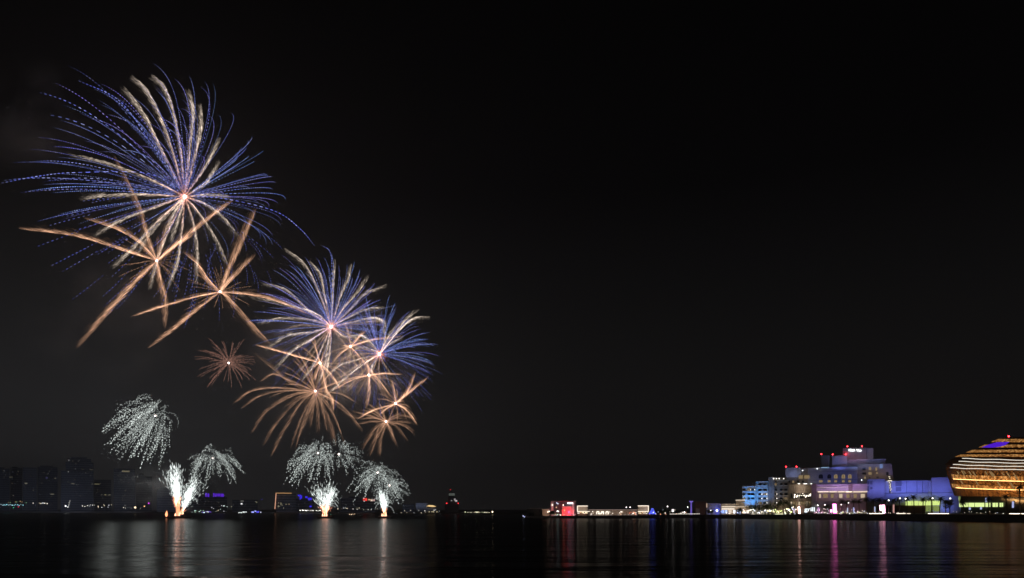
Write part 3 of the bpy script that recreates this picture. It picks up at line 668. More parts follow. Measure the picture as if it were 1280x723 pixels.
for (px, py, ln_) in ((1196, 589.5, 3.5), (1201.5, 588.5, 6.5), (1204, 588.5, 4), (1210.5, 589, 5), (1215.5, 589.5, 6), (1231, 589.5, 4), (1236.5, 589.5, 6.5), (1239, 590, 6), (1252, 590.5, 4), (1258, 590.5, 7), (1266, 591, 9), (1200, 600.5, 5), (1219, 601, 6), (1246, 602, 6), (1262, 603, 8)):
    rw = (1183.5, py, py+1); q0 = on_ring(rw, -.5, px, py); q1 = on_ring((1184.5, py, py+1), -.5, px+ln_*.62, py+ln_)
    u = np.array([.55, 0, 0]); o_ = np.array([0, .2, 0]); MB().hexa([tuple(q) for q in (q1, q1+u, q1+u+o_, q1+o_, q0, q0+u, q0+u+o_, q0+o_)]).build('glow_painted_slat', glow((1, .62, .26), .28, 'slat_glow'), AR)  # lit streaks on the cladding, put in as emissive slats
# leaning ribs of the shell
for k in range(-18, 54, 1):
    for (a, b) in ((1, 2), (2, 3), (3, 4)):
        pa = np.array(arena_ring(ROWS[a], -.2)[k]); pb = np.array(arena_ring(ROWS[b], -.1)[(k-2) % NU]); MB().tube([tuple(pa), tuple(pb)], .13, 4).build('rib', M['bronze'], AR)
# purple light of the roof recess, put in as a glowing panel
pp = []
for (x, y) in ((1228, 559), (1237, 555.6), (1246, 553), (1262, 552.6), (1257, 556.5), (1250, 558.4), (1240, 559.4)):
    pp.append(at(x, y, AY-20))
b = MB(); n = len(pp); b.add([tuple(q) for q in pp]+[tuple(q+np.array([0, .6, -.1])) for q in pp], [tuple(range(n)), tuple(range(2*n-1, n-1, -1))]+[(i, n+i, n+(i+1) % n, (i+1) % n) for i in range(n)])
b.build('purple_recess_glow', glow((.13, .02, 1), .6, 'purple_recess_light'), AR)
fa = Face(1262, AY-22); beacon(fa, 1261, 545.3, AR)
# lit windows of the arena's ground floor
def ring_panel(x0, x1, y0, y1, sh, m, nm):
    a = on_ring(ROWS[0], sh, x0, y1); b_ = on_ring(ROWS[0], sh, x1, y1); a2 = on_ring(ROWS[0], sh, x0, y0); b2 = on_ring(ROWS[0], sh, x1, y0); o_ = np.array([0, .25, 0])
    MB().hexa([tuple(q) for q in (a, b_, b_+o_, a+o_, a2, b2, b2+o_, a2+o_)]).build(nm, m, AR)
for (x0, x1) in ((1199.3, 1202), (1203.3, 1206.4), (1206.7, 1210), (1211, 1214.4), (1214.7, 1218), (1219, 1222.8), (1223.1, 1226.8), (1227.1, 1230.5), (1232.2, 1238), (1241.3, 1244.5), (1245.5, 1247.5), (1250, 1251.7), (1252.5, 1253.9)):
    ring_panel(x0, x1, 628.8, 633.9, -1.0, glow((.82, 1, .38), 1.05, 'yellow_green_room'), 'lit_window')
for (x0, x1, y0, y1) in ((1211.5, 1213.5, 634.5, 637.5), (1225.5, 1227.5, 634, 637), (1265.5, 1267.5, 627, 635), (1232, 1234, 622.5, 628)):
    ring_panel(x0, x1, y0, y1, -1.6, glow((.55, .62, 1), .8, 'poster_glow'), 'poster_light')

# ------------------------------------------------------------------ the blue violet hall and its shops
BV = Face(1130, 388)
T = thing('events_hall', BV.w(1130, 641.5), 'long low hall with blue violet floodlit walls, left of the golden arena', 'hall')
wall(BV, T, 1106.5, 1160, 601, 642, 0, 13, M['white']); wall(BV, T, 1083.5, 1106, 599.3, 642, -2.5, 12, M['white'])
wall(BV, T, 1160.3, 1164, 601, 642, .4, 13, M['white']); wall(BV, T, 1164.3, 1199, 597, 642, -.5, 13, M['white'])
wall(BV, T, 1106, 1160, 616.3, 617.2, -3.5, -.02, M['stone'], 'canopy'); wall(BV, T, 1164.5, 1190, 616, 616.6, -4, -.52, M['stone'], 'canopy')
for x in (1133, 1146, 1153): wall(BV, T, x, x+.35, 601.3, 616, -.05, .1, M['dark'], 'wall_joint')
for (x0, x1, y0, y1) in ((1084.2, 1086.8, 602, 606), (1088, 1090.8, 602, 606), (1084.2, 1086.8, 608, 614.5), (1088, 1090.8, 609, 612)): wall(BV, T, x0, x1, y0, y1, -2.57, -2.4, M['stone'], 'louvre_panel')
for (x0, x1, y0, y1) in ((1119.3, 1127, 601.5, 608), (1119.8, 1126.5, 609, 614.2)): wall(BV, T, x0, x1, y0, y1, -.06, .1, M['stone'], 'louvre_panel')
wall(BV, T, 1097, 1156.5, 632, 641.8, -3.4, -.4, M['brown'], 'timber_front')
for x0, x1, y0, y1 in ((1132, 1139.5, 626.6, 632), (1140, 1147.5, 626.6, 632), (1148, 1156, 626.6, 632), (1157, 1164, 626.2, 632), (1164.6, 1174.5, 626.2, 631.8)):
    wall(BV, T, x0, x1, y0, y1, -3.9, -3.5, glow((.80, 1, .30), .95, 'lime_room'), 'lime_window')
for x0, x1 in ((1157.2, 1160.5), (1161.2, 1166), (1166.8, 1173.5)): wall(BV, T, x0, x1, 632.5, 639.5, -3.8, -3.5, glow((.72, .9, .25), .3, 'lime_room_low'), 'lime_window')
for x in (1106, 1114.5): wall(BV, T, x, x+1.4, 627, 640, -4.5, -3.9, M['white'], 'column')
wall(BV, T, 1111.4, 1113.8, 601, 617.6, -.6, -.1, M['dark'], 'sign_backing')
sg = T
for (x, y, w_, h_) in ((1110.6, 596, 1.9, .6), (1111.8, 597.8, .9, 1), (1109.6, 601, 5.4, .65), (1111.3, 603.2, 1, .8), (1112.8, 604.8, .8, 1), (1111.4, 606.6, 1.9, .5), (1112.7, 608, .7, 1), (1111.8, 609.8, 1.2, .7), (1113.3, 611.4, 1.5, .5), (1112.6, 612.8, .7, .9), (1113.6, 616, .7, .6)):
    wall(BV, T, x, x+w_, y, y+h_, -1, -.7, glow((1, .88, .66), 2.0, 'vertical_sign_light'), 'sign_letter')
wash(BV, 1108, 1158, 601, 616, 4700, (.16, .2, 1), off=9); wash(BV, 1166, 1188, 598, 616, 1900, (.16, .2, 1), off=9)
wash(BV, 1085, 1106, 600, 616, 1900, (.2, .22, 1), off=9, dep=-2)
wash(BV, 1166, 1190, 617, 640, 1300, (.15, .2, 1), off=6)

# mauve gallery building with a bright eaves line
MG = Face(1050, 349)
T = thing('gallery_building', MG.w(1050, 641.5), 'mauve lit building with a bright eaves line, between the hotel and the blue hall', 'building')
wall(MG, T, 1021, 1084, 605.5, 614.6, -3.5, 12, M['white'], 'upper_wall'); wall(MG, T, 1015, 1021, 605, 641, -3.6, 12, M['beige'], 'end_wall')
wall(MG, T, 1060.5, 1065.5, 605.3, 614.8, -3.7, -3.4, M['beige'], 'wall_pier')
wall(MG, T, 1021, 1084, 614.8, 642, .5, 12, M['beige'], 'back_wall')
for x0, x1 in ((1022.5, 1036), (1037, 1046), (1047.3, 1056), (1057, 1065), (1066, 1084)): wall(MG, T, x0, x1, 614.9, 615.7, -3.8, -3.2, glow((1, .82, .6), 2.6 if x0 == 1057 else 1.6, 'eaves_light'), 'eaves_light')
wall(MG, T, 1021, 1062, 609.6, 609.9, -3.62, -3.5, glow((1, .8, .6), .5, 'eaves_light'), 'light_line')
for x in (1036.2, 1046.3, 1056, 1065.2, 1074): wall(MG, T, x, x+.8, 615.8, 641, -3.3, -2.6, M['stone'], 'column')
for i, (x0, x1) in enumerate(((1024, 1026), (1029, 1034.5), (1038.5, 1042), (1049, 1053), (1058, 1062), (1067, 1071), (1076, 1081))): wall(MG, T, x0, x1, 617.5, 622.5, .3, .6, lit_dim if i % 3 else lit_mid, 'gallery_window')
wall(MG, T, 1018, 1083, 627.5, 641.8, -5, -.6, M['stone'], 'lower_front'); wall(MG, T, 1018, 1083, 626.9, 627.5, -5.8, -.6, M['stone'], 'lower_parapet')
wash(MG, 1022, 1083, 606, 614.5, 3000, (.72, .38, 1), off=9, dep=-3.5)
wash(MG, 1022, 1083, 627.5, 640, 500, (1, .45, .62), off=6, dep=-5)
wash(MG, 1022, 1083, 616, 626, 200, (1, .72, .5), off=3, dep=-.5)

# ------------------------------------------------------------------ the hotel
HT = Face(1060, 405)
T = thing('tall_hotel', HT.w(1060, 641.5), 'tallest hotel, stepped blue grey blocks with red roof lamps and a white sign', 'hotel')
wall(HT, T, 1053.5, 1083, 559.5, 576, 4, 16, M['stone'], 'top_block'); wall(HT, T, 1083.2, 1092, 559.8, 576, 5.2, 16, M['white'], 'top_block')
wall(HT, T, 1040, 1059, 569.3, 586, 2.5, 16, M['white'], 'stair_block')
wall(HT, T, 1059, 1107, 575, 586, 1.5, 16, M['stone'], 'penthouse'); wall(HT, T, 1061, 1108, 574.2, 575, 1.1, 16, M['white'], 'roof_slab')
b = MB(); HT.poly(b, [(1072, 641), (1072, 580), (1114.5, 580), (1117.5, 605), (1117.5, 641)], 0, 18); b.build('wall', M['beige'], T)
wall(HT, T, 1010, 1071.8, 585, 641, -1.2, 17, M['white']); wall(HT, T, 1009, 1071.8, 584.1, 585, -1.8, 17, M['stone'], 'roof_slab')
b = MB(); HT.poly(b, [(1027.5, 585), (1026, 572), (1026, 568.6), (1037, 569.6), (1036.5, 585)], 3, 12); b.build('roof_tower', M['stone'], T)
wall(HT, T, 982.5, 1009.8, 586, 641, -.4, 16, M['beige']); wall(HT, T, 982, 1001, 585, 597, -1.5, 4, M['white'], 'corner_tower')
for x0, x1 in ((1023.5, 1028.8), (1034.3, 1039), (1042.5, 1047), (1052, 1056.5), (1060, 1064.5)):
    lit = x0 > 1040
    b = MB(); HT.poly(b, [(x0, 598.5), (x0, 595), (x0+.8, 593.6), ((x0+x1)/2, 593.2), (x1-.8, 593.6), (x1, 595), (x1, 598.5)], -1.35, -1.0); w_ = b.build('arched_window', lit_dim if lit else M['darkglass'], T)
    b = MB(); HT.block(b, (x0+x1)/2-.15, (x0+x1)/2+.15, 593.4, 598.5, -1.42, -1.3); b.build('mullion', M['metal'], w_)
    b = MB(); HT.block(b, x0+.4, x1-.6, 600.5, 603.3, -1.3, -1.1); b.build('window', lit_dim, T)
for (x0, x1, y0, y1, l) in ((1078, 1082, 585, 588.2, 0), (1078, 1082.5, 590.8, 593.6, 0), (1086, 1089, 584, 588, 1), (1094.3, 1096.4, 584.5, 588.5, 1), (1085.5, 1089.5, 590.3, 593.6, 1), (1095, 1097, 590.5, 592.5, 1), (1080, 1082.4, 596, 598.5, 1), (1083, 1084, 596, 598.6, 0), (1086, 1088.3, 596.5, 598.5, 0), (1095.6, 1098.4, 596, 598, 0), (1107.7, 1110.7, 590.2, 594, 0)):
    wall(HT, T, x0, x1, y0, y1, -.08, .15, lit_dim if l else M['darkglass'], 'window')
wall(HT, T, 1099.5, 1103.3, 580.3, 585.5, -.5, -.1, glow((.35, .5, 1), .4, 'panel_glow'), 'lit_panel')
for (x0, x1, y0, y1) in ((998.5, 1003.5, 594.5, 598.6), (1005.5, 1012, 594.5, 598.6)): wall(HT, T, x0, x1, y0, y1, -2.1 if x0 > 1005 else -1.7, -.5, lit_dim, 'window')
for (x0, x1) in ((998, 1000.8), (1005, 1009.5), (1013.8, 1016)): wall(HT, T, x0, x1, 605, 605.7, -5.6, -5, glow((1, .95, .85), 3, 'terrace_light'), 'terrace_light')
for x, y, d in ((982.7, 583.6, 0), (995.7, 583.6, 0), (1026.3, 567.2, 4), (1040.7, 567.6, 4), (1057.3, 567.6, 3), (1059.2, 557.2, 6), (1077.6, 556.9, 6)): beacon(HT, x, y, T, d)
for x, y in ((1021.8, 586.3), (1003.5, 588.5), (1077, 600.5)): lamp_globe(T, HT.w(x, y, -2.2), .28, COOL, 5, 'roof_lamp')
for x0, x1, y0, y1, d in ((1064, 1068, 557.6, 559.4, 8), (1086, 1090, 558.4, 559.7, 8), (1043, 1047, 567.6, 569.2, 6), (1094, 1100, 572.6, 574.1, 6), (1030, 1036, 582.6, 584, 5), (1060, 1066, 583, 584, 6), (1002, 1008, 584.4, 585.9, 5)): wall(HT, T, x0, x1, y0, y1, d, d+3, M['metal'], 'roof_plant')
for y in (589.6, 600, 607): wall(HT, T, 1010.5, 1071.6, y, y+.3, -1.28, -1.1, M['stone'], 'floor_line')
for y in (589.3, 595, 600.5): wall(HT, T, 1072.3, 1116, y, y+.25, -.07, .1, M['stone'], 'floor_line')
for k, x in enumerate((985, 990.5, 996.5, 1002.5)):
    for y in (601, 608, 615, 622): wall(HT, T, x, x+2.4, y, y+2.8, -.5, -.2, lit_dim if (k*3+int(y)) % 4 == 0 else M['darkglass'], 'window'); wall(HT, T, x-.5, x+2.9, y+2.9, y+3.3, -1.5, -.42, M['white'], 'balcony')
def lettering(txt, fc, x0, x1, ytop, ybot, dep, m, parent, name='sign_lettering'):
    cu = bpy.data.curves.new('txt', 'FONT'); cu.body = txt; cu.extrude = .05; cu.size = 1; cu.align_x = 'LEFT'; cu.offset = .02
    o = bpy.data.objects.new('txt', cu); COL.objects.link(o); bpy.context.view_layer.update()
    me = bpy.data.meshes.new_from_object(o.evaluated_get(bpy.context.evaluated_depsgraph_get())); bpy.data.objects.remove(o)
    v = np.empty(len(me.vertices)*3, np.float32); me.vertices.foreach_get('co', v); v = v.reshape(-1, 3)
    a = np.array(fc.w(x0, ybot, dep)); b = np.array(fc.w(x1, ybot, dep)); c = np.array(fc.w(x0, ytop, dep)); h = c[2]-a[2]
    u = (v[:, :1]-v[:, 0].min())/(np.ptp(v[:, 0])); w_ = (v[:, 1:2]-v[:, 1].min())/np.ptp(v[:, 1]); nrm = np.array([fc.d[0], fc.d[1], 0])
    P = a+(b-a)*u+np.array([0, 0, h])*w_-nrm*v[:, 2:3]*3
    off = np.array(parent.location); fs = [tuple(p.vertices) for p in me.polygons]
    n_ = bpy.data.meshes.new(name); n_.from_pydata((P-off).tolist(), [], fs); n_.materials.append(m); o = bpy.data.objects.new(name, n_); COL.objects.link(o); o.parent = parent
    return o
lettering('Hilton', HT, 1061, 1068.6, 560.9, 563.6, 3.7, glow((.95, 1, 1), 4, 'white_sign_light'), T)
lettering('Yas', HT, 1070.3, 1076.8, 561.3, 563.7, 3.7, glow((.95, 1, 1), 4, 'white_sign_light'), T)
wash(HT, 1011, 1071, 586, 604, 700, (.1, .17, 1), off=9, dep=-1.2); wash(HT, 1041, 1058, 570, 585, 500, (.2, .25, 1), off=6, dep=2)
wash(HT, 1060, 1107, 575, 584, 500, (.3, .4, 1), off=5, dep=1); wash(HT, 1054, 1083, 566, 574, 330, (1, .25, .4), off=7, dep=4)
wash(HT, 1055, 1092, 560, 574, 900, (.5, .6, 1), off=14, dep=4); wash(HT, 1074, 1116, 582, 596, 520, (.85, .62, .6), off=6)
wash(HT, 983, 1010, 600, 640, 1200, (1, .78, .55), off=8); wash(HT, 983, 1000, 586, 596, 350, (.35, .45, 1), off=5, dep=-1.5); wash(HT, 1026, 1037, 570, 584, 160, (.4, .7, 1), off=5, dep=3)

# round fronted restaurant
RF = Face(1002, 363)
T = thing('terrace_restaurant', RF.w(1002, 641.5), 'beige round fronted restaurant with a blaze of white lamps, below the red lamp tower', 'restaurant')
def bow(mb, fc, x0, x1, y0, y1, bulge, d1, n=10):
    xs = np.linspace(x0, x1, n); fr = [bulge*math.cos((i/(n-1)-.5)*math.pi*.9) for i in range(n)]
    lo = [fc.w(x, y1, -f) for x, f in zip(xs, fr)]; hi = [fc.w(x, y0, -f) for x, f in zip(xs, fr)]
    z0 = lo[0][2]; z1 = hi[0][2]
    V = [(a, b, z0) for a, b, c in lo]+[(a, b, z1) for a, b, c in hi]; k = len(V)
    bk = [fc.w(x1, y1, d1), fc.w(x0, y1, d1)]; V += [(bk[0][0], bk[0][1], z0), (bk[1][0], bk[1][1], z0), (bk[0][0], bk[0][1], z1), (bk[1][0], bk[1][1], z1)]
    Fc = [(i, i+1, n+i+1, n+i) for i in range(n-1)]+[tuple(range(n))[::-1]+(k+1, k)[:0], (n-1, k, k+2, 2*n-1), (k, k+1, k+3, k+2), (k+1, 0, n, k+3), tuple(range(n, 2*n))+(k+2, k+3), tuple(reversed(range(n)))+(k+1, k)]
    Fc.pop(n-1); return mb.add(V, Fc)
for (y0, y1, bl, nm) in ((606.5, 615, 5, 'upper_band'), (615, 616, 6.2, 'floor_slab'), (616, 624, 3.5, 'glazed_floor'), (624, 625.2, 6.2, 'floor_slab'), (625.2, 641.8, 4, 'ground_floor')):
    b = MB(); bow(b, RF, 986, 1014.5, y0, y1, bl, 9); b.build(nm, M['beige'], T)
rr = random.Random(5)
for k in range(26):
    x = rr.uniform(993, 1013); y = 620.5+rr.gauss(0, 1.1)-(x-1000)*.08; lamp_globe(T, RF.w(x, y, -7.2-rr.random()), rr.uniform(.14, .34), (1, .88, .72), rr.uniform(2, 6), 'festoon_lamp')
wash(RF, 988, 1013, 607, 615, 1300, (1, .78, .58), off=4, dep=-7)

for k, x in enumerate(np.linspace(988.5, 1011, 8)):
    wall(RF, T, x, x+1.7, 627.5, 632, -5.2, -3, lit_dim if k % 3 else lit_mid, 'ground_floor_window'); wall(RF, T, x, x+1.6, 617, 622.5, -4.8, -2.5, M['darkglass'], 'upper_window')
wash(RF, 988, 1013, 627, 640, 900, (1, .55, .5), off=4, dep=-6)
# stepped blue and beige hotel with balconies
SB = Face(955, 392)
T = thing('stepped_hotel', SB.w(955, 642), 'stepped hotel with azure floodlit end and rows of small balconies, leftmost of the tall ones', 'hotel')
segs = [(928, 944.5, 608.3, 0, 'white'), (944.7, 960.5, 602.2, 1.4, 'white'), (960.7, 968, 597.3, -.8, 'stone'), (968.2, 984, 597.3, 1.6, 'beige'), (971.5, 986, 601, .2, 'beige')]
for x0, x1, y0, d, mm_ in segs: wall(SB, T, x0, x1, y0, 642, d, 10, M[mm_]); wall(SB, T, x0-.4, x1+.3, y0-.5, y0, d-.9, 10.3, M['white'], 'cornice')
wall(SB, T, 935, 944, 605.2, 608, 3, 12, M['stone'], 'roof_house')
for (x, y) in ((939, 604), (952.5, 600)): b = MB(); p = SB.w(x, y, 6); b.tube([(p[0], p[1], p[2]-1.5), p], [.6, .5], 8).build('roof_tank', M['stone'], T)
for rowi, yy in enumerate((604.2, 611.2, 616.6, 622.0, 627.5)):
    for i, (x0, x1, d) in enumerate(((928.6, 931.5, 0), (934.5, 937.8, 0), (939, 942.8, 0), (948, 951.8, 1.4), (954.2, 958.2, 1.4), (968.4, 970.7, 1.6), (975, 978, .2), (980.5, 984.3, .2))):
        if (rowi == 0 and x0 < 945) or rowi == 4 and x0 < 945: continue
        w_ = MB(); SB.block(w_, x0, x1, yy, yy+2.6, d-.06, d+.3); lit = (rowi*5+i*3) % 7 == 1
        w_ = w_.build('window', lit_dim if lit else M['darkglass'], T)
        b_ = MB(); SB.block(b_, x0-.6, x1+.6, yy+2.6, yy+3.0, d-1.3, d-.02); bb = b_.build('balcony', M['white'], T)
        r_ = MB()
        for q in (0, .5, 1): p = SB.w(x0-.5+(x1-x0+1)*q, yy+2.6, d-1.25); r_.tube([p, (p[0], p[1], p[2]+.8)], .04, 4)
        p = SB.w(x0-.5, yy+2.6, d-1.25); p2 = SB.w(x1+.5, yy+2.6, d-1.25); r_.tube([(p[0], p[1], p[2]+.8), (p2[0], p2[1], p[2]+.8)], .045, 4); r_.build('railing', M['metal'], bb)
        if (rowi, i) in ((2, 3), (2, 4), (3, 3), (3, 4), (2, 5), (3, 5), (4, 5), (4, 4), (1, 1), (1, 2)):
            pq = SB.w(x1+.4, yy+1.2, d-.4); MB().ball(pq, .2, 6, 4).build('wall_lamp', glow((1, .93, .8), 5, 'wall_lamp_glow'), bb)
for x in (967, 970.5, 974, 979.5): lamp_globe(T, SB.w(x, 598.6, -1.2), .25, (1, .95, .85), 5, 'cornice_lamp')
wash(SB, 928, 944, 609, 628, 3900, (.03, .34, 1), off=7); wash(SB, 945, 960, 603, 625, 900, (.07, .36, 1), off=7, dep=1); wash(SB, 960, 971, 598, 625, 650, (.28, .5, 1), off=7, dep=-.8)
wash(SB, 945, 985, 626, 641, 400, (1, .72, .48), off=6); wash(SB, 969, 986, 600, 640, 700, (1, .75, .5), off=9, dep=0)

# ------------------------------------------------------------------ low pavilions along the quay
def pavilion(name, label, cat, pxc, back, x0, x1, y0, d=8, m='beige', roof=True, yb=None):
    y, z = ground_z(pxc); Y = y+back; fc = Face(pxc, Y); yb = HOR+(EYE-z+.15)/Y*F
    T = thing(name, fc.w(pxc, yb), label, cat); wall(fc, T, x0, x1, y0, yb, 0, d, M[m])
    if roof: wall(fc, T, x0-.5, x1+.5, y0-.6, y0, -.8, d+.5, M['white'], 'roof')
    return T, fc, yb
T, fc, yb = pavilion('waterfront_cafe', 'low waterfront cafe with cream lit eaves and a brick cube, left of the stepped hotel', 'cafe', 911, 14, 901, 919.5, 630.5)
wall(fc, T, 920.2, 931, 625.8, 634, -.5, 8, M['beige'], 'roof_cube'); wall(fc, T, 919.8, 931.4, 625, 625.8, -1, 8.3, glow((1, .85, .68), .9, 'cornice_glow'), 'cornice_light')
wall(fc, T, 919.6, 937, 634.2, 641.5, .2, 7, M['beige'], 'side_wall'); wall(fc, T, 902, 919.4, 633.2, 634, -1.6, -.1, glow((1, .85, .7), 1.1, 'cornice_glow'), 'eaves_light'); wall(fc, T, 902, 918, 636, 636.8, -1.9, -.1, glow((1, .9, .8), 1.6, 'cornice_glow'), 'eaves_light')
wall(fc, T, 919.6, 937.4, 633.3, 634, -1.2, 7, glow((1, .82, .62), .8, 'cornice_glow'), 'cornice_light')
for x0, x1, c, s_ in ((902, 905.5, (.3, .45, 1), 1.3), (906.5, 909, (.4, .55, 1), 1.6), (911, 914.5, (1, .85, .7), .8), (917, 919, (.75, .85, 1), 2.4), (921.5, 925.5, (.5, .6, 1), 1.1), (928, 931.5, (1, .8, .6), 1.6), (933, 936, (1, .9, .8), 1.2)): wall(fc, T, x0, x1, 638, 641.8, -.3, .2, glow(c, s_, 'shop_glow'), 'shop_window')
wash(fc, 902, 936, 627, 641, 1520, (1, .75, .55), off=6)
T, fc, yb = pavilion('brown_block', 'plain dim brown box building beside the thin purple mast', 'building', 875, 18, 868.3, 882.5, 627, m='brown', roof=False)
wall(fc, T, 870, 874.5, 636, yb, -.3, .1, M['stone'], 'door_panel'); wash(fc, 869, 882, 627, 640, 60, (1, .7, .6), off=6)
T, fc, yb = pavilion('low_restaurant', 'low dark restaurant with one lit wall edge, right of the brown box', 'restaurant', 893, 16, 883.2, 900.5, 630, m='stone')
wall(fc, T, 882.8, 884, 629.4, 634.5, -1, -.1, glow((1, .7, .5), .5, 'cornice_glow'), 'edge_light'); wash(fc, 884, 900, 630, 642, 50, (1, .65, .6), off=5)
for x, c, s_ in ((888.5, (1, .95, .7), 5), (896.2, (.12, .16, 1), 30)): lamp_globe(T, fc.w(x, 638.5, -2), .55 if s_ > 9 else .35, c, s_, 'front_lamp')
lamp_globe(T, fc.w(896.2, 638.4, -2.8), .5, (.85, .9, 1), 7, 'front_lamp')
y, z = ground_z(864); p0 = (wx(864, y+9), y+9, z)
T = thing('lit_mast', p0, 'slim purple lit mast with a flared top, left of the brown box building', 'mast')
s_ = (y+9)/F; MB().tube([p0, (p0[0], p0[1], p0[2]+15.5*s_)], [1.1*s_, .9*s_], 8).build('mast', glow((.3, .2, 1), .45, 'mast_glow'), T)
MB().tube([(p0[0], p0[1], p0[2]+15.5*s_), (p0[0], p0[1], p0[2]+17.3*s_)], [1.2*s_, 2.8*s_], 10).build('flared_top', glow((.32, .22, 1), .6, 'mast_glow'), T)

# white framed pavilion with light lines
def frame_pav(label, pxc, x0, x1, yt, open_right):
    y, z = ground_z(pxc); Y = y+10; fc = Face(pxc, Y); yb = HOR+(EYE-z+.1)/Y*F
    T = thing('framed_pavilion', fc.w(pxc, yb), label, 'pavilion'); wall(fc, T, x0+.4, x1-.4, yt+.5, 640.3, 1, 8, M['beige'])
    g = glow((1, .86, .7), 1.5, 'frame_light'); wall(fc, T, x0, x1, yt-.4, yt+.5, 0, .9, g, 'light_frame')
    xs = x1-.9 if open_right else x0; wall(fc, T, xs, xs+.9, yt+.5, 639.8, 0, .9, g, 'light_frame')
    wall(fc, T, x0, x1+(0 if open_right else 2.5), 639.2, 640, -.1, .8, g, 'light_frame')
    wall(fc, T, x0+1, x1-.5, 640.6, yb, 2, 7, M['brown'], 'lower_wall'); wash(fc, x0+1, x1, yt, 640, 280, (1, .75, .6), off=4, dep=1)
    for k in range(int((x1-x0)/1.6)): 
        lamp_globe(T, fc.w(x0+1.2+k*1.6, 641.3+random.uniform(-.5, 1.2), 1.2), random.uniform(.15, .3), random.choice([(1, .55, .2), (1, .8, .5), (1, .9, .8)]), random.uniform(1.5, 4), 'hanging_lamp')
    return T
frame_pav('pavilion outlined in warm white light lines, right beside the red building', 728, 721.3, 734.7, 632.7, False)
frame_pav('pavilion outlined in warm white light lines, at the right end of the long arcade', 804, 797.3, 811, 632.5, True)
T, fc, yb = pavilion('arcade', 'long low arcade with three bright white arches, between the two outlined pavilions', 'arcade', 766, 14, 735.5, 797, 638, d=6, m='beige', roof=False)
wall(fc, T, 735.5, 797, 637.2, 637.7, -.6, 6, glow((1, .72, .62), .35, 'roofline_glow'), 'roofline_light')
for x in (745.5, 751.2, 757):
    b = MB(); fc.poly(b, [(x, 643), (x, 640), (x+.6, 639.3), (x+3.2, 639.3), (x+3.8, 640), (x+3.8, 643), (x+2.9, 643), (x+2.9, 640.6), (x+.9, 640.6), (x+.9, 643)], -.5, -.1); b.build('lit_arch', glow((1, .9, .76), 1.6, 'arch_light'), T)
rr = random.Random(3)
for k in range(34):
    x = rr.uniform(737, 797); lamp_globe(T, fc.w(x, rr.uniform(639.6, 643.2), -.6), rr.uniform(.12, .3), rr.choice([(1, .85, .7), (1, .6, .35), (1, .9, .8), (1, .25, .15)] if x > 775 else [(1, .85, .7), (1, .9, .8)]), rr.uniform(1, 3.5), 'festoon_lamp')
wash(fc, 736, 796, 638, 643, 640, (1, .7, .55), off=4)

# red lit building
T, fc, yb = pavilion('red_lit_club', 'building flooded with red light with a white sign at its roof corner', 'building', 704, 14, 690, 720, 627.2, d=9, m='dark', roof=False)
wall(fc, T, 688.8, 691.8, 626.3, 645, -.8, 1, M['white'], 'end_pier'); wall(fc, T, 715.3, 717.7, 627.5, 645, -.8, 1, M['white'], 'end_pier')
b = MB(); fc.poly(b, [(683.5, 625.6), (690, 626.4), (719.5, 626.4), (721.6, 625.9), (718, 628.6), (691, 627.2)], -1.5, 6); b.build('canopy_roof', M['white'], T)
wall(fc, T, 702.5, 714.5, 633, 645, -.7, -.1, M['white'], 'red_wall')
wall(fc, T, 709.3, 715.8, 628.4, 630, -1.4, -.9, glow((.85, .93, 1), 3.2, 'white_sign_light'), 'roof_sign')
for (x, y, c, st) in ((690.5, 631.5, (1, .9, .8), 4), (696, 629, (.6, .7, 1), 2), (697.5, 630, (.8, .85, 1), 2), (704, 631.5, (1, .9, .8), 4), (696.5, 639.3, (.9, 1, .95), 4), (698, 639.4, (.9, 1, .95), 4), (695.5, 634.5, (1, .7, .4), 1.5), (711, 640.3, (1, .2, .8), 3), (705.5, 638, (1, .5, .2), 2.5), (686.5, 639.4, (1, .9, .75), 4), (684.8, 640.3, (1, .9, .75), 4), (697, 643.5, (.6, 1, .5), 1.5), (700.8, 644, (1, .9, .6), 3), (694, 643, (1, .7, .3), 1.5)):
    lamp_globe(T, fc.w(x, y, -1.6), .32, c, st, 'facade_lamp')
wash(fc, 702, 715, 631, 645, 2400, (1, .012, .02), off=4.5); wash(fc, 689, 692, 627, 645, 500, (1, .1, .15), off=4); wash(fc, 715, 721, 627, 645, 500, (1, .25, .3), off=5)
T, fc, yb = pavilion('beach_kiosk', 'small tan kiosk against the left end of the red lit building', 'kiosk', 682, 12, 678, 686.5, 637, d=5)
wash(fc, 678, 686, 637, 645, 240, (1, .6, .4), off=4); lamp_globe(T, fc.w(677.5, 646.3, -5), .5, (.5, .6, 1), 5, 'bollard_lamp')
T, fc, yb = pavilion('boat_shed', 'long dark unlit shed at the left tip of the promenade', 'shed', 668, 14, 658.5, 677.5, 636.3, d=8, m='dark')
wall(fc, T, 661, 667.5, 641, yb, -.2, .1, M['darkglass'], 'shed_door')

for (x, d, p) in ((1198, 16, 5200), (1235, 20, 5200), (1272, 20, 5200)):     # warm fills added before the bowl to give its overall brown tone
    a = fa.w(x, 640, -d+6); flood('arena_fill_light', (a[0], a[1], 3.6), tuple(fa.w(x+2, 596, 8)), (14, .8), p*.085, (1, .5, .17)).data.spread = math.radians(75)

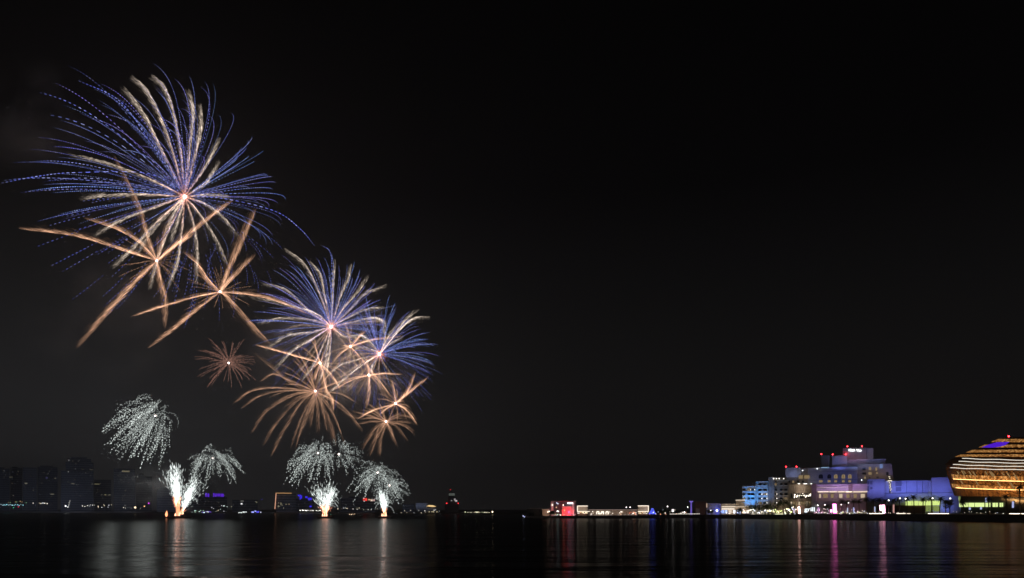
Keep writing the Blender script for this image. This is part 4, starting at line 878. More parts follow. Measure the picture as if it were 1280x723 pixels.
# ------------------------------------------------------------------ palms, trees, lamps and signs on the promenade
PL = []
for x, back, h, lb in ((1124.5, 5, 7.2, 'palm in front of the lime windows, leftmost of that group'), (1134, 6, 7.4, 'palm before the left lime window, close to the canopy edge'), (1142.5, 4, 8.1, 'bushy broad crowned palm before the middle of the lime windows'),
        (1153.5, 7, 7, 'palm before the right lime window, with a curved trunk'), (1164.5, 5, 7.3, 'palm against the blue violet wall, just right of the lime windows'), (1174.5, 4, 7.1, 'palm against the bare blue violet wall beside the arena'),
        (1182, 6, 5.6, 'short palm at the foot of the arena edge'), (1118, 8, 6.6, 'palm between the pink screen column and the lime windows'), (1107, 4, 6.4, 'palm right of the taller pink screen'), (1099, 7, 7.2, 'palm in front of the violet block, over the timber front'),
        (1091.5, 5, 6.8, 'palm in front of the violet block, left of the white hot screen'), (1083, 6, 7.5, 'palm before the joint of the mauve gallery and violet block'), (1074, 5, 6.6, 'palm in front of the mauve gallery, at its right end'),
        (1066.5, 7, 6.8, 'palm in front of the mauve gallery, near its bright eaves light'), (1058, 5, 6.3, 'palm in front of the mauve gallery, middle of the row'), (1051, 6, 6.8, 'palm right beside the magenta screen'),
        (1205, 6, 5.4, 'low dark palm before the arena windows at left'), (1236, 5, 6.8, 'dark palm before the arena windows at right'), (1258, 5, 7.5, 'dark palm before the arena glass, beside the blue poster'), (1275, 4, 11, 'tallest dark palm, cut by the right edge of the picture')):
    palm(spot_on(x, back), h, lb, 'palm trees along the promenade')
for x, back, h, w, lb in ((924, 7, 3.6, 3.4, 'small dark round tree in front of the cafe brick cube'), (939, 6, 5.5, 5, 'leafy tree under the azure end of the stepped hotel'), (949, 8, 6.2, 6, 'leafy tree before the middle of the stepped hotel'), (959, 6, 5.8, 5.5, 'leafy tree below the grey pier of the stepped hotel'),
        (969, 7, 6.8, 6.5, 'large leafy tree before the beige part of the stepped hotel'), (979, 8, 8.6, 6.5, 'tallest leafy tree, at the right end of the stepped hotel'), (990, 7, 6.4, 5.5, 'leafy tree before the left side of the terrace restaurant'), (1009, 8, 6.4, 6, 'leafy tree below the bright terrace lamps'),
        (1034, 7, 5, 4, 'leafy tree left of the magenta screen'), (690, 7, 2.6, 4, 'low bush at the left foot of the red lit building'), (842, 8, 3.6, 3.6, 'small dark tree at the left of the purple mast'), (831, 8, 3.8, 4, 'small dark tree between the pavilion and the purple mast'), (889, 7, 2.8, 3.4, 'small dark tree before the low restaurant'), (1187, 9, 7, 4, 'leafy tree squeezed between the hall and the arena')):
    leafy(spot_on(x, back), h, w, lb, 'leafy trees along the promenade')
for x, hh, r, lb in ((1110.8, 6.8, .36, 'street lamp right of the pink screen, before the violet block'), (1124.8, 7.6, .36, 'street lamp before the hall, left of the lime windows'), (1131.8, 7.4, .34, 'street lamp at the left end of the lime windows'), (1165.5, 7.4, .36, 'street lamp right of the lime windows'), (1187.5, 7.2, .36, 'street lamp beside the arena leaning edge'),
        (1103, 3.2, .2, 'low lamp just above the white hot screen'), (1022, 5, .36, 'street lamp at the left end of the mauve gallery'), (1031, 5.2, .3, 'street lamp before the left part of the mauve gallery'), (1051.5, 5.2, .3, 'street lamp above and right of the magenta screen'), (1060.5, 6, .26, 'small lamp in the middle of the mauve gallery'),
        (941.5, 3.2, .34, 'street lamp at the foot of the azure hotel end'), (938.2, 2.9, .28, 'lower street lamp beside the azure hotel end'), (834.3, 5.4, .4, 'lone lamp on a post right of the long arcade'), (855.5, 1.9, .5, 'bright round lamp left of the purple mast'), (859.5, 4.9, .34, 'lamp on a tall post just left of the purple mast'), (782.9, 5, .36, 'left of two small lamps above the arcade roof'), (787.6, 5, .36, 'right of two small lamps above the arcade roof')):
    y, z = ground_z(x); street_lamp((wx(x, y+3.5), y+3.5, z), hh, (1, .95, .88), 5, lb, 'street lamps along the promenade', r*.8)
# glowing screens
def screen(label, x0, x1, yt, yb, col, st, kind='display_screen', cat='screen', slant=0, light=0, lcol=None):
    xc = (x0+x1)/2; y, z = ground_z(xc); fc = Face(xc, y+4); T = thing(kind, (wx(xc, y+4), y+4, z), label, cat); yg = HOR+(EYE-z)/(y+4)*F
    b = MB(); fc.poly(b, [(x0+slant, yb), (x0, yt), (x1, yt), (x1+slant, yb)], -.25, -.05); b.build('lit_face', glow(col, st, 'screen_glow'), T)
    b = MB(); fc.poly(b, [(x0-.25+slant, yg), (x0-.25, yt-.3), (x1+.25, yt-.3), (x1+.25+slant, yg)], 0, .3); b.build('frame', M['metal'], T)
    if light:
        p = fc.w(xc, (yt+yb)/2, -1.2); a = bpy.data.lights.new('screen_light', 'AREA'); a.shape = 'RECTANGLE'; a.size = 2; a.size_y = 3; a.energy = light; a.color = lcol or col
        o = bpy.data.objects.new('screen_light', a); COL.objects.link(o); o.location = p; o.rotation_euler = (math.radians(78), 0, -math.atan2(fc.d[0], fc.d[1]))
    return T, fc
screen('tall magenta glowing screen with a white core, before the mauve gallery', 1040.8, 1045.2, 630.2, 641.6, (1, .17, .6), 9, slant=.8)
screen('small magenta glowing panel leaning at the left of the tall magenta screen', 1037.6, 1040.6, 637, 640.5, (1, .3, .72), 4)
screen('white hot glowing screen with a pink rim, before the violet block', 1099.2, 1101.8, 631.6, 638.5, (1, .45, .6), 8, slant=.9); screen('narrow white pink glowing screen leaning beside the white hot one', 1102.4, 1105.8, 631.4, 641.8, (1, .4, .58), 8, slant=1)
screen('narrow pinkish white glowing column in front of the terrace restaurant', 997.2, 999.8, 633.8, 642, (1, .55, .46), 10, slant=.9)
for x0, x1, y0, y1, c, lb in ((1058.7, 1060.3, 635, 641, (.7, .75, 1), 'small bluish white banner right of the magenta screen'), (1066.3, 1067.9, 634.5, 640.5, (.5, .55, 1), 'small blue banner before the mauve gallery'), (1092.8, 1094.3, 633.5, 640, (.6, .7, 1), 'small blue banner left of the white hot screen'), (991.5, 993.4, 636, 641.5, (.85, .7, 1), 'small lilac banner left of the pinkish column'), (1116, 1118, 631, 641, (.75, .4, .35), 'dull pink banner right of the white hot screen'),
        (1021.5, 1024.2, 634.5, 640.5, (.8, .4, .85), 'lilac banner right of the white lettering')):
    screen(lb, x0, x1, y0, y1, c, .75, 'banner', 'banner')
gy, gz = ground_z(1012); gf = Face(1012, gy+4.5); T = thing('letter_sign', (wx(1012, gy+4.5), gy+4.5, gz), 'white glowing word sign standing on the promenade under the restaurant', 'sign')
lettering('grill', gf, 1005.3, 1018.4, 634.3, 640.9, -.3, glow((.85, .95, 1), 1.6, 'white_sign_light'), T); wall(gf, T, 1004.6, 1019, 641.1, 642.3, -.4, .4, M['metal'], 'plinth')
# quay wall light lines
def light_line(x0, x1, col, st, label, back=1.2, up=.35, n=6, group=None):
    xs = np.linspace(x0, x1, n); P = []
    for x in xs: y, z = ground_z(x); P.append((wx(x, y+back), y+back, z+up))
    T = thing('strip_light', (P[0][0], P[0][1], P[0][2]-up), label, 'strip light', group)
    MB().tube(P, .1, 6).build('light_tube', glow(col, st, 'quay_strip'), T)
    MB().tube([(p[0], p[1]+.3, p[2]-.2) for p in P], .16, 4).build('kerb', M['stone'], T); return T
for x0, x1, lb, st in ((1086.5, 1103.5, 'warm white strip light along the quay under the white hot screen', 4), (1121, 1132, 'warm white strip light along the quay left of the lime windows', 3), (1133.5, 1138, 'shortest warm white strip light on the quay below the lime windows', 2), (1160, 1186, 'long warm white strip light along the quay below the bare blue wall', 4), (1262, 1275, 'warm white strip light at the quay before the right of the arena', 5), (1277, 1286, 'warm white strip light at the quay cut by the right picture edge', 5), (969, 979, 'yellowish strip light on the quay below the leafy trees', 2.5)):
    light_line(x0, x1, (1, .84, .66) if x0 > 1000 else (1, .95, .6), st, lb, group='strip lights along the quay')
for k, x in enumerate(np.linspace(838, 874, 19)):
    y, z = ground_z(x); T = thing('bollard_light', (wx(x, y+1), y+1, z), 'small white bollard light in the close quay row left of the brown box', 'lamp', 'bollard lights left of the brown box building')
    p = (wx(x, y+1), y+1, z); MB().tube([p, (p[0], p[1], p[2]+.5)], .1, 6).build('post', M['metal'], T); MB().tube([(p[0]-.3, p[1]-.02, p[2]+.62), (p[0]+.3, p[1]-.02, p[2]+.62)], .16, 6).build('lamp_head', glow((1, .95, .82), 1.3, 'bollard_glow'), T)
# festoon lamps and stalls under the trees: each string of lamps is one thing
rr = random.Random(21)
def string(x0, x1, yc, sp, n, cols, label, back=3, s0=1.5, s1=6, r0=.1, r1=.3):
    T = None
    for k in range(n):
        x = x0+(x1-x0)*(k+rr.random())/n; y, z = ground_z(x); Y = y+back+rr.random()*2; py = yc+rr.gauss(0, sp)
        p = at(x, min(py, HOR+(EYE-z-.4)/Y*F), Y)
        if T is None: T = thing('string_of_lamps', tuple(at(x0, yc, y+back)), label, 'string lights', 'strings of lamps along the promenade'); pts = []
        pts.append(tuple(p)); MB().ball(p, rr.uniform(r0, r1), 6, 4).build('lamp', glow(rr.choice(cols), round(rr.uniform(s0, s1)), 'festoon_glow'), T)
    MB().tube(pts, .02, 4).build('cable', M['metal'], T); return T
CW = [(1, .9, .78), (1, .85, .65), (.8, .85, 1)]; CY = [(1, .85, .4), (.85, 1, .35), (1, .95, .7)]; CP = [(1, .8, .8), (1, .5, .7), (.85, .85, 1)]
string(901, 935, 640.5, 1.0, 14, CW+[(.4, .5, 1)], 'string of white and blue lamps before the waterfront cafe', r1=.26)
string(936, 962, 639.8, 1.4, 34, CW, 'dense string of white lamps below the azure and grey hotel parts', s1=4)
string(958, 978, 639.2, 1.0, 30, CY, 'dense string of yellow green lamps below the leafy trees')
string(980, 996, 638.6, 2.2, 26, CY+CW, 'string of amber and white lamps left of the pinkish column')
string(934, 995, 643.6, .4, 18, CW+CY, 'low string of dim lamps at the quay edge below the stepped hotel', back=1, s0=1, s1=3, r1=.2)
string(1018, 1036, 638.5, 1.6, 14, CP, 'string of pink and white lamps left of the magenta screen', r1=.2)
string(1046, 1082, 639.2, 2.0, 18, CW+CP, 'string of small lamps between the magenta and white hot screens', r1=.16, s1=4)
string(812, 858, 642, 2.0, 16, CW+[(1, .4, .2)], 'string of small mixed lamps left of the purple mast', back=6, r1=.22, s1=4)
string(684, 722, 643.6, .8, 16, CW+[(1, .3, .2), (.3, .3, 1)], 'string of mixed lamps at the foot of the red lit building', back=5, r1=.2, s1=3)
string(736, 798, 645, .4, 20, CW, 'low string of dim lamps on the quay before the long arcade', back=1.5, s0=1, s1=2, r1=.16)
string(1190, 1256, 640.5, 1.2, 12, CW, 'string of faint lamps at the foot of the arena', r1=.12, s1=3)
string(1018, 1040, 641.3, .6, 16, CP+CW, 'low string of warm lamps before the left of the mauve gallery', back=2, s0=1, s1=3, r1=.2)
string(1046, 1083, 641.4, .5, 20, CW+CY, 'low string of warm lamps before the right of the mauve gallery', back=2, s0=1, s1=4, r1=.2)
string(1024, 1082, 622.5, 1.8, 22, CW, 'string of lamps inside the mauve gallery columns', back=24, s0=1, s1=4, r1=.22)
string(1084, 1130, 641.2, .5, 16, CW+CP, 'low string of lamps round the white hot screen', back=2.4, s0=1, s1=3, r1=.18)
for x, c in ((945, (1, .85, .5)), (958, (.95, 1, .5)), (970, (.95, 1, .45)), (981, (1, .8, .45)), (1030, (1, .6, .5)), (1056, (1, .65, .45)), (1074, (1, .6, .4)), (1092, (1, .55, .5)), (1112, (1, .6, .5))):
    p = spot_on(x, 3.2); flood('tree_uplight', (p[0], p[1], p[2]+.4), (p[0], p[1]+4, p[2]+5), (4, .4), 45, c)
yy, zz = ground_z(815.5); T = thing('light_tree', (wx(815.5, yy+4), yy+4, zz), 'small blue lit decorative tree of lamps, right of the right outlined pavilion', 'light sculpture')
x, y, z = T.location; MB().tube([(x, y, z), (x, y, z+4.2)], [.12, .05], 6).build('post', M['metal'], T)
for k in range(5): q = .9+k*.7; MB().tube([(x+(2.0-k*.36)*math.cos(a), y+(2.0-k*.36)*math.sin(a), z+q) for a in np.linspace(0, 6.283, 12)], .1, 5).build('light_hoop', glow((.1, .14, 1), 3.5, 'blue_hoop'), T)
MB().ball((x+.4, y-.5, z+1.6), .28, 6, 4).build('lamp', glow((.7, .8, 1), 5, 'hoop_lamp'), T)
yy, zz = ground_z(841); T = thing('star_sculpture', (wx(841, yy+4), yy+4, zz), 'white glowing crossed star sculpture between pavilion and purple mast', 'light sculpture')
x, y, z = T.location; MB().tube([(x, y, z), (x, y, z+2)], .08, 5).build('post', M['metal'], T)
for a in (.5, 1.3, 2.2): MB().tube([(x-.9*math.cos(a), y, z+2.6-.9*math.sin(a)), (x+.9*math.cos(a), y, z+2.6+.9*math.sin(a))], .14, 5).build('light_bar', glow((1, .95, .95), 2.5, 'star_glow'), T)

# ------------------------------------------------------------------ the far shore
rr = random.Random(9)
def tower(label, x0, x1, yt, Y, steps=(), wins_=(), name='tower_block', cat='tower block', m='tower', yb=640.2, depth=22, group='dark tower blocks on the far shore'):
    fc = Face((x0+x1)/2, Y); p = fc.w((x0+x1)/2, yb); T = thing(name, p, label, cat, group)
    wall(fc, T, x0, x1, yt, yb, 0, depth, M[m], 'wall')
    for (a, b_, c, e, d) in steps: wall(fc, T, a, b_, c, e, d, depth-2, M[m], 'setback')
    for k in range(int((x1-x0)*(yb-yt)/90)):
        x = rr.uniform(x0+.5, x1-2); y = yt+2+rr.randrange(max(1, int((yb-yt-8)/2.9)))*2.9
        wall(fc, T, x, x+rr.uniform(.6, 1.8), y, y+.8, -.5, -.05, glow(rr.choice([(1, .85, .55), (1, .95, .8), (.7, .8, 1)]), rr.choice([.015, .025, .05]), 'dim_room'), 'dim_window')
    for (x, y, w_, h_, c, s_) in wins_: wall(fc, T, x, x+w_, y, y+h_, -.6, -.05, glow(c, s_, 'tower_window_light'), 'lit_window')
    return T
DW = (1, .95, .7)
tower('dark tower block cut by the left picture edge', -14, 12, 586, 1120, ((-10, 6, 584, 586, 2),), ((4.8, 588, .6, 1.6, (1, 1, 1), .12), (12.4-.8, 596, 2, 1, DW, .05)))
tower('dark wide tower block with a small yellow window, second from the left edge', 13, 28, 585, 1150, ((15, 22, 583.5, 585, 3),), ((16, 619.2, 1.2, .9, DW, .12), (22, 589, 1.5, .8, DW, .05), (13.5, 596, 2.2, 1.2, DW, .06), (15, 604, 1, .7, DW, .03)))
tower('dark tower block with one bright yellow window halfway up', 28.5, 46, 584.5, 1110, (), ((30.8, 603.8, 3.4, 1.3, DW, .16), (41.2, 612.6, 1.2, .9, DW, .08), (40, 622, .9, .9, (.3, .4, 1), .05)))
tower('dark tower block with a dim violet window near its top', 47, 72, 584, 1130, ((50, 66, 582, 584, 3),), ((57, 597, 2.6, 1.2, (.4, .35, 1), .12), (68, 597.6, 2, 1, DW, .12), (63, 617.4, 4.6, 1.1, DW, .14), (54.6, 590.5, 1, .8, DW, .09), (58.8, 592.6, 1, .8, DW, .06), (52, 603.5, 1.4, .8, DW, .05)))
tower('tallest dark tower with a rounded stepped top, centre of the far left row', 76, 117, 589, 1090, ((82, 117, 578, 589, 2), (84, 114, 573.5, 578, 3), (88, 109, 571.2, 573.5, 4)), ((85.8, 574.8, .7, 1.6, (1, 1, 1), .3), (84.9, 589.2, .8, 1.4, (1, 1, 1), .3), (90, 576, 2, .8, DW, .05), (97, 576, 2, .8, DW, .04), (93.4, 585.8, 1.6, 1.2, (.8, .9, 1), .07), (102, 586.4, 3, .8, DW, .04), (112, 587, 4, .8, DW, .06), (89, 604.2, 4.2, 1, DW, .1), (115.5-.8, 604.8, 1.3, .8, DW, .18), (94, 579.4, 1.6, .8, DW, .04)))
tower('dark lower block right of the tallest far tower', 117.5, 139, 600, 1130, (), ((118, 605, 6.5, .7, (1, .9, .5), .2), (126.5, 618.3, 1.4, .9, DW, .12), (130.5, 618.2, 2.4, 1.1, (1, .9, .5), .2), (135.4, 618.4, 2.6, 1, (1, .9, .6), .16), (121, 612, 1.5, .7, DW, .04)))
tower('dark tower block with a long bright window strip at its top', 142, 169, 586, 1070, (), ((152.5, 588.6, 9.5, 1.7, (1, .85, .5), .16), (168.2-.9, 595.3, 1, 1.6, (1, 1, .9), .14), (150, 600, 1.2, .7, DW, .04), (156, 613, 1.6, 1, DW, .09), (155.6, 619, 1, 1.4, DW, .06), (155.4, 631.5, 1.6, 1.6, (1, 1, .9), .1)))
tower('dark stepped block behind the smoke, left of the tall fountain', 170, 190, 596, 1100, ((171, 180, 592, 596, 2),), ((171, 595.6, 1.5, 1.4, (1, 1, .9), .12), (175, 604, 5, .7, DW, .05), (182, 617, 2, .8, DW, .05)))
tower('dark block between the tall fountain and the purple lit roof', 196, 250, 612, 1040, ((200, 214, 608, 612, 2),), ((214, 630, 2, .8, DW, .05),))
T = tower('far dark building with purple lit letters on its roof', 250, 284, 621.5, 1000, ((254, 282, 620, 621.5, 2),), ((272, 628, 2, 1, DW, .05), (290-1, 633.2, 1.2, .8, (1, .9, .6), .5)))
fc = Face(267, 1000)
for x0, x1 in ((256.6, 258.6), (259.4, 261.6), (266.4, 268.2), (268.8, 271.2), (271.8, 275), (275.6, 279.8)): wall(fc, T, x0, x1, 616.4+rr.random(), 620.6+rr.random(), -1, -.4, glow((.16, .03, .95), .65, 'purple_letters'), 'roof_letter')
tower('far low dark building with two white lamps above it', 290, 322, 625, 980, (), ((301, 629.2, 2, 1.6, (1, 1, 1), 1.4), (300.5, 618.8+7, 4, 1.4, (1, 1, .9), .12), (329-9, 627.4, 1.2, 1, (.9, .9, .5), .3), (328-2, 624, 2.2, .9, (.1, .1, 1), .2)))
fc = Face(354, 930); T = thing('frame_building', fc.w(354, 640), 'large square frame building traced by an orange light line', 'building')
wall(fc, T, 345, 370, 617.5, 640, 2, 20, M['tower'], 'wall'); wall(fc, T, 344.5, 364.5, 616.2, 617.1, -1, 1.8, glow((1, .55, .22), .5, 'frame_line'), 'light_line')
b = MB(); fc.poly(b, [(343, 636.5), (344.6, 617.1), (345.7, 617.1), (344.2, 636.5)], -1, .5); b.build('light_line', glow((1, .5, .32), .75, 'frame_line'), T)
for k in range(12): x = rr.uniform(346, 362); y = rr.uniform(628, 635); wall(fc, T, x, x+.7, y, y+.8, 1.6, 1.95, glow((1, .9, .55), .5, 'tower_window_light'), 'lit_window')
T = tower('far dark building with deep blue light patches on its roof', 370, 392, 623.5, 960, (), ()); fc = Face(381, 960)
for x0, x1, y0, y1 in ((372.3, 374.3, 618.5, 620.5), (374.6, 376, 618.5, 624.5), (376.3, 377.6, 619.5, 623.5), (381.6, 384.5, 620.6, 622.8), (385, 389.6, 622.4, 625.4), (387, 389.4, 632.3, 634.2)): wall(fc, T, x0, x1, y0, y1, -1, -.3, glow((.05, .03, 1), .9, 'blue_patch'), 'blue_light_panel')
tower('far wide dark building between the two fountains', 426, 452, 623, 960, ((436, 448, 621, 623, 2),), ((431, 634.8, 1, .8, (1, 1, .9), .8), (445, 635.2, 4, .6, DW, .25)))
T = tower('far dark building with red and amber roof lights, left of the right fountain', 452, 470, 625.8, 940, (), ((454, 637, 1, .7, DW, .5), (463.5, 637, 1, .8, (1, 1, .9), .7))); fc = Face(460, 940)
for x0, x1, y0, y1, c, s_ in ((453.8, 456, 622.6, 626, (1, .02, .02), .9), (456.4, 458.8, 623, 626.3, (1, .05, .04), 1.3), (460, 463, 624, 625.6, (1, .6, .35), .7), (463.4, 465.8, 624.4, 626.6, (1, .75, .6), 1), (466.6, 468.3, 624.2, 626.6, (1, .35, .3), .7)): wall(fc, T, x0, x1, y0, y1, -1, -.3, glow(c, s_, 'roof_sign_light'), 'roof_light')
tower('far low dark building right of the right fountain', 503, 518, 630.5, 860, (), (), group=None); 
fc = Face(534, 840); T = thing('golden_roof_hall', fc.w(534, 641), 'dark hall with a glowing golden curved roof edge', 'hall'); wall(fc, T, 520, 534, 629, 641, 1, 16, M['dark']); wall(fc, T, 534, 546, 635, 641, 1, 16, M['dark'])
b = MB(); fc.poly(b, [(533, 633.2), (536, 631.6), (541, 631.8), (545.4, 633.4), (541, 634), (536, 633.5)], -2, 1); b.build('golden_roof_edge', glow((1, .68, .3), 1.1, 'golden_roof_light'), T)
for x in (536, 539.5, 541.5, 545.6): wall(fc, T, x, x+1, 639.5, 640.5, 0, .6, glow((1, .85, .5), .9, 'tower_window_light'), 'lit_window')
# tower under construction
fc = Face(566, 900); T = thing('construction_tower', fc.w(566, 641), 'dark stepped tower with red lamps at its shoulders, alone at the centre', 'tower')
wall(fc, T, 556, 573.5, 631, 641, 0, 16, M['dark']); wall(fc, T, 560, 571, 622, 631, 2, 14, M['dark'], 'upper_wall'); b = MB(); fc.poly(b, [(560.3, 622), (561, 615.6), (563.5, 613.5), (565.6, 615.6), (568.6, 622)], 3, 12); b.build('stepped_top', M['dark'], T)
wall(fc, T, 561, 568.6, 616.8, 619.8, 2, 2.9, glow((.55, .62, .55), .14, 'pale_floor_glow'), 'lit_floor'); wall(fc, T, 567.5, 569.5, 623.4, 626, 1, 1.9, glow((1, .9, .9), .35, 'pale_floor_glow'), 'lit_window'); wall(fc, T, 569, 571.5, 625.5, 627.2, 1, 1.9, glow((1, .85, .85), .7, 'pale_floor_glow'), 'lit_window'); wall(fc, T, 563.6, 565.4, 625.4, 626.6, 1, 1.9, glow((.8, .8, .8), .3, 'pale_floor_glow'), 'lit_window')
wall(fc, T, 556.5, 560, 641.4, 643, -3, -2, glow((.9, 1, 1), 1.2, 'entrance_glow'), 'entrance_light')
for x, y, s_ in ((558.4, 629.4, 7), (572.8, 629.4, 5), (563, 612.3, 1.2)): beacon(fc, x, y, T, 0, s_, .6)
# shore lamps of the far banks
def shore_lamps(rows, label, group, name='shore_lamp'):
    for (x, y, r, c, st, Y) in rows:
        p = at(x, y, Y); T = thing(name, (p[0], p[1], 1.2), label, 'lamp', group)
        if p[2] > 2.4: MB().tube([(p[0], p[1]+r, 1.0), (p[0], p[1]+r, p[2])], .12, 5).build('post', M['metal'], T)
        MB().ball(p, r, 7, 4).build('lamp_head', glow(c, st, 'shore_lamp_glow'), T)
def rnd_row(x0, x1, n, y0, y1, Y, cols, r=(.25, .6), st=(1, 2, 3)):
    return [(x0+(x1-x0)*(k+rr.random())/n, rr.uniform(y0, y1), rr.uniform(*r), rr.choice(cols), rr.choice(st), Y+rr.uniform(-8, 8)) for k in range(n)]
TEAL = [(.35, .85, 1), (.6, .9, 1)]; WW = [(1, .95, .85), (.9, .95, 1), (1, .85, .6)]
G = 'lamps along the far shore'
shore_lamps(rnd_row(1, 29, 16, 630.8, 632.3, 1068, TEAL, (.5, .8), (1, 2)), 'teal white lamp in the close row at the far left shore', 'teal lamps at the far left')
shore_lamps([(16.8, 634.8, .7, (.05, 1, .4), 1, 1064)], 'green lamp low over the water at the far left', None); shore_lamps([(23, 634, .9, (1, .02, .08), 1, 1064)], 'red lamp low over the water at the far left', None)
shore_lamps(rnd_row(8, 34, 7, 626.5, 629, 1072, [(1, .6, .3), (.4, .9, .4), (1, .5, .3)], (.35, .6), (1,)), 'small amber or green lamp above the teal row', 'amber and green lamps above the teal row')
shore_lamps([(41.5, 629.2, .8, (1, .95, .8), 1, 1066)], 'warm lamp alone between the teal row and the white row', None)
shore_lamps(rnd_row(49, 60, 9, 629, 629.8, 1064, WW, (.5, .8), (1, 2)), 'white lamp in the short tight row below the violet window tower', 'white lamps below the violet window tower')
shore_lamps([(82, 632.8, 1.1, (1, 1, 1), 3, 1052), (84.8, 634, .8, (1, 1, .95), 2, 1052), (86.5, 629, .8, (1, 1, .9), .7, 1056), (87.3, 626.5, .8, (1, 1, .9), .5, 1056), (86, 631.5, .7, (1, 1, .9), .9, 1056)], 'white lamp in the bright cluster below the tallest far tower', 'white lamps below the tallest far tower')
shore_lamps(rnd_row(103, 140, 15, 631, 635.2, 1040, WW, (.4, .75), (1, 2)), 'small white lamp in the scattered row right of the tallest far tower', 'white lamps right of the tallest far tower')
shore_lamps([(154.5, 634.8, .5, (1, .9, .8), 2, 1000), (157, 635.5, .4, (1, .9, .8), 2, 1000), (164, 635.4, .4, (1, .9, .8), 1, 1000), (175.6, 635.6, .4, (1, .9, .8), 1, 1000)], 'faint lamp beside the bright orange shore light', 'faint lamps beside the orange shore light')
shore_lamps([(169, 634.6, 1.4, (1, .75, .45), 3, 1000)], 'bright warm shore light left of the fountains', None); shore_lamps([(180.5, 633, .9, (1, .55, .25), 2, 1000)], 'amber shore light between the warm and magenta lights', None); shore_lamps([(186, 629.3, 1, (.7, .05, .8), 2, 1000)], 'magenta shore light left of the fountains', None)
shore_lamps(rnd_row(240, 262, 12, 638, 641.5, 940, [(.7, 1, .95), (.9, 1, .9), (.6, .9, .6)], (.4, .8), (1, 2)), 'pale lamp in the row between the leaning fountain and the purple roof', 'pale lamps right of the leaning fountain')
shore_lamps(rnd_row(252, 264, 6, 639.6, 641, 938, [(.25, .1, 1)], (.5, .8), (1,)), 'violet lamp low on the shore under the purple roof', 'violet lamps under the purple roof')
shore_lamps(rnd_row(264, 284, 10, 632, 640.5, 940, [(.8, 1, .9), (1, .8, .5), (.9, .9, 1)], (.3, .7), (1, 2)), 'mixed small lamp on the shore right of the purple roof', 'mixed lamps right of the purple roof')
shore_lamps(rnd_row(298, 308, 8, 640, 641.6, 930, [(.9, 1, .95)], (.4, .7), (1, 2)), 'white lamp in the short row left of the blue boat light', 'white lamps left of the blue light')
shore_lamps(rnd_row(314, 326, 9, 638.6, 641.4, 926, [(.12, .1, 1), (.35, .4, 1), (.75, .8, 1)], (.6, .9), (1, 2)), 'blue lamp in the bright blue cluster left of the frame building', 'blue lamps left of the frame building')
shore_lamps(rnd_row(374, 402, 13, 638, 638.8, 900, [(1, .95, .85)], (.45, .75), (2, 3)), 'white lamp in the straight row left of the fan fountain', 'white lamps left of the fan fountain')
shore_lamps([(413.4, 643.3, .5, (.3, 1, .7), 1.2, 700)], 'tiny green lamp right of the fan fountain', None)
shore_lamps(rnd_row(436, 444, 5, 642.2, 643.4, 560, [(1, .7, .45)], (.25, .4), (1, 2)), 'amber lamp on the water between two fountains', 'amber lamps between two fountains')
shore_lamps(rnd_row(417, 475, 9, 635, 637.6, 860, WW, (.3, .55), (1, 2)), 'faint white shore lamp between the fan and the right fountain', 'faint lamps between the two right fountains')
shore_lamps(rnd_row(500, 552, 13, 637.2, 642.4, 800, WW, (.3, .55), (1, 2)), 'faint white shore lamp around the golden roof hall', 'faint lamps round the golden roof hall')
shore_lamps(rnd_row(581, 612, 22, 640, 641.8, 780, [(1, .9, .55), (1, .95, .7), (.9, 1, .6)], (.35, .7), (1, 2)), 'pale yellow lamp in the row right of the lone construction tower', 'yellow lamps right of the construction tower')
shore_lamps([(615.5, 640, .8, (1, .8, .5), 5, 770)], 'brighter single warm lamp at the end of the yellow row', None); shore_lamps([(615.6, 646, .25, (1, .8, .5), 1.5, 600)], 'tiny warm buoy lamp on the water', None)
shore_lamps([(654, 645.3, .35, (.6, .65, 1), 2, 420), (656, 646.6, .4, (.55, .6, 1), 2, 400)], 'pale blue lamp at the dark left tip of the promenade', 'pale blue lamps at the promenade tip')

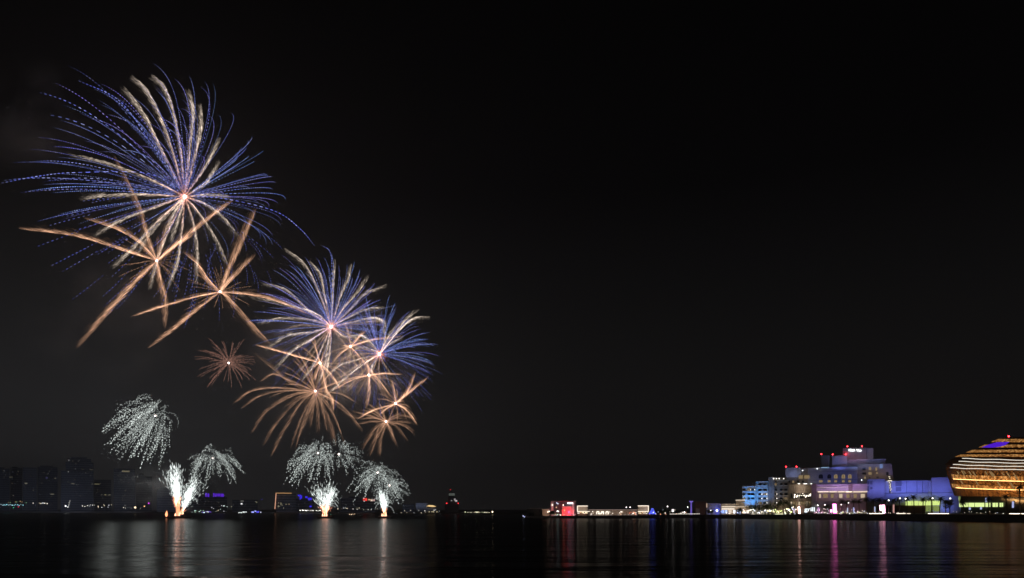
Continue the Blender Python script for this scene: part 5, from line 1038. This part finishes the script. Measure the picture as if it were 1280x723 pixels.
# ------------------------------------------------------------------ smoke and haze
def smoke(label, px, py, Y, rx, ry, rz, dens, seed):
    m = bpy.data.materials.new('drifting_smoke'); m.use_nodes = True; t = m.node_tree; t.nodes.clear()
    o = N(t, 'ShaderNodeOutputMaterial'); v = N(t, 'ShaderNodeVolumePrincipled'); v.inputs['Color'].default_value = (.85, .85, .9, 1)
    tx = N(t, 'ShaderNodeTexCoord'); nz = N(t, 'ShaderNodeTexNoise'); nz.inputs['Scale'].default_value = 1.6; nz.inputs['Detail'].default_value = 4
    ln = N(t, 'ShaderNodeVectorMath', operation='LENGTH'); fo = N(t, 'ShaderNodeMapRange'); fo.inputs['From Min'].default_value = 1; fo.inputs['From Max'].default_value = .2
    mr = N(t, 'ShaderNodeMapRange'); mr.inputs['From Min'].default_value = .47; mr.inputs['From Max'].default_value = .7; mr.inputs['To Max'].default_value = dens
    mu = N(t, 'ShaderNodeMath', operation='MULTIPLY'); ad = N(t, 'ShaderNodeVectorMath', operation='ADD'); ad.inputs[1].default_value = (seed*3.7, 0, 0)
    t.links.new(tx.outputs['Object'], ln.inputs[0]); t.links.new(ln.outputs['Value'], fo.inputs['Value']); t.links.new(tx.outputs['Object'], ad.inputs[0]); t.links.new(ad.outputs[0], nz.inputs['Vector'])
    t.links.new(nz.outputs['Fac'], mr.inputs['Value']); t.links.new(mr.outputs[0], mu.inputs[0]); t.links.new(fo.outputs[0], mu.inputs[1]); t.links.new(mu.outputs[0], v.inputs['Density']); t.links.new(v.outputs[0], o.inputs['Volume'])
    c = at(px, py, Y); b = MB().ball((0, 0, 0), 1, 16, 10); ob = b.build('smoke_cloud', m); ob.location = c; ob.scale = (rx, ry, rz); tag(ob, label, 'smoke', kind='stuff'); return ob
smoke('faint grey smoke drifting at the left edge beside the highest burst', 30, 150, 420, 46, 20, 42, .03, 1)
smoke('faint smoke behind the broad rayed bursts', 130, 400, 430, 60, 25, 45, .014, 2)
smoke('bluish smoke low over the water left of the tall fountain', 188, 612, 410, 26, 14, 16, .06, 3)
smoke('smoke hanging in the middle of the coloured burst cluster', 420, 450, 420, 62, 24, 52, .03, 4)
hz = bpy.data.materials.new('night_haze'); hz.use_nodes = True; t = hz.node_tree; t.nodes.clear()
o = N(t, 'ShaderNodeOutputMaterial'); v = N(t, 'ShaderNodeVolumePrincipled'); v.inputs['Color'].default_value = (.86, .88, .94, 1); v.inputs['Density'].default_value = .00024
t.links.new(v.outputs[0], o.inputs['Volume'])
b = MB(); b.box((-4600, -350, -1.5), (4600, 4700, 285)); tag(b.build('haze', hz), kind='stuff')

M['tower'].node_tree.nodes['Principled BSDF'].inputs['Roughness'].default_value = .8
for px, Y, w_, p in ((20, 1040, 260, 14500), (120, 1010, 260, 14000), (300, 905, 300, 8000), (450, 860, 200, 4000)):       # broad fill strips added to lift the dark far towers
    a = at(px, 636, Y); flood('tower_fill_strip', (a[0], a[1]-25, 9), (a[0], a[1]+70, 50), (w_, 2), p, (.62, .7, 1))
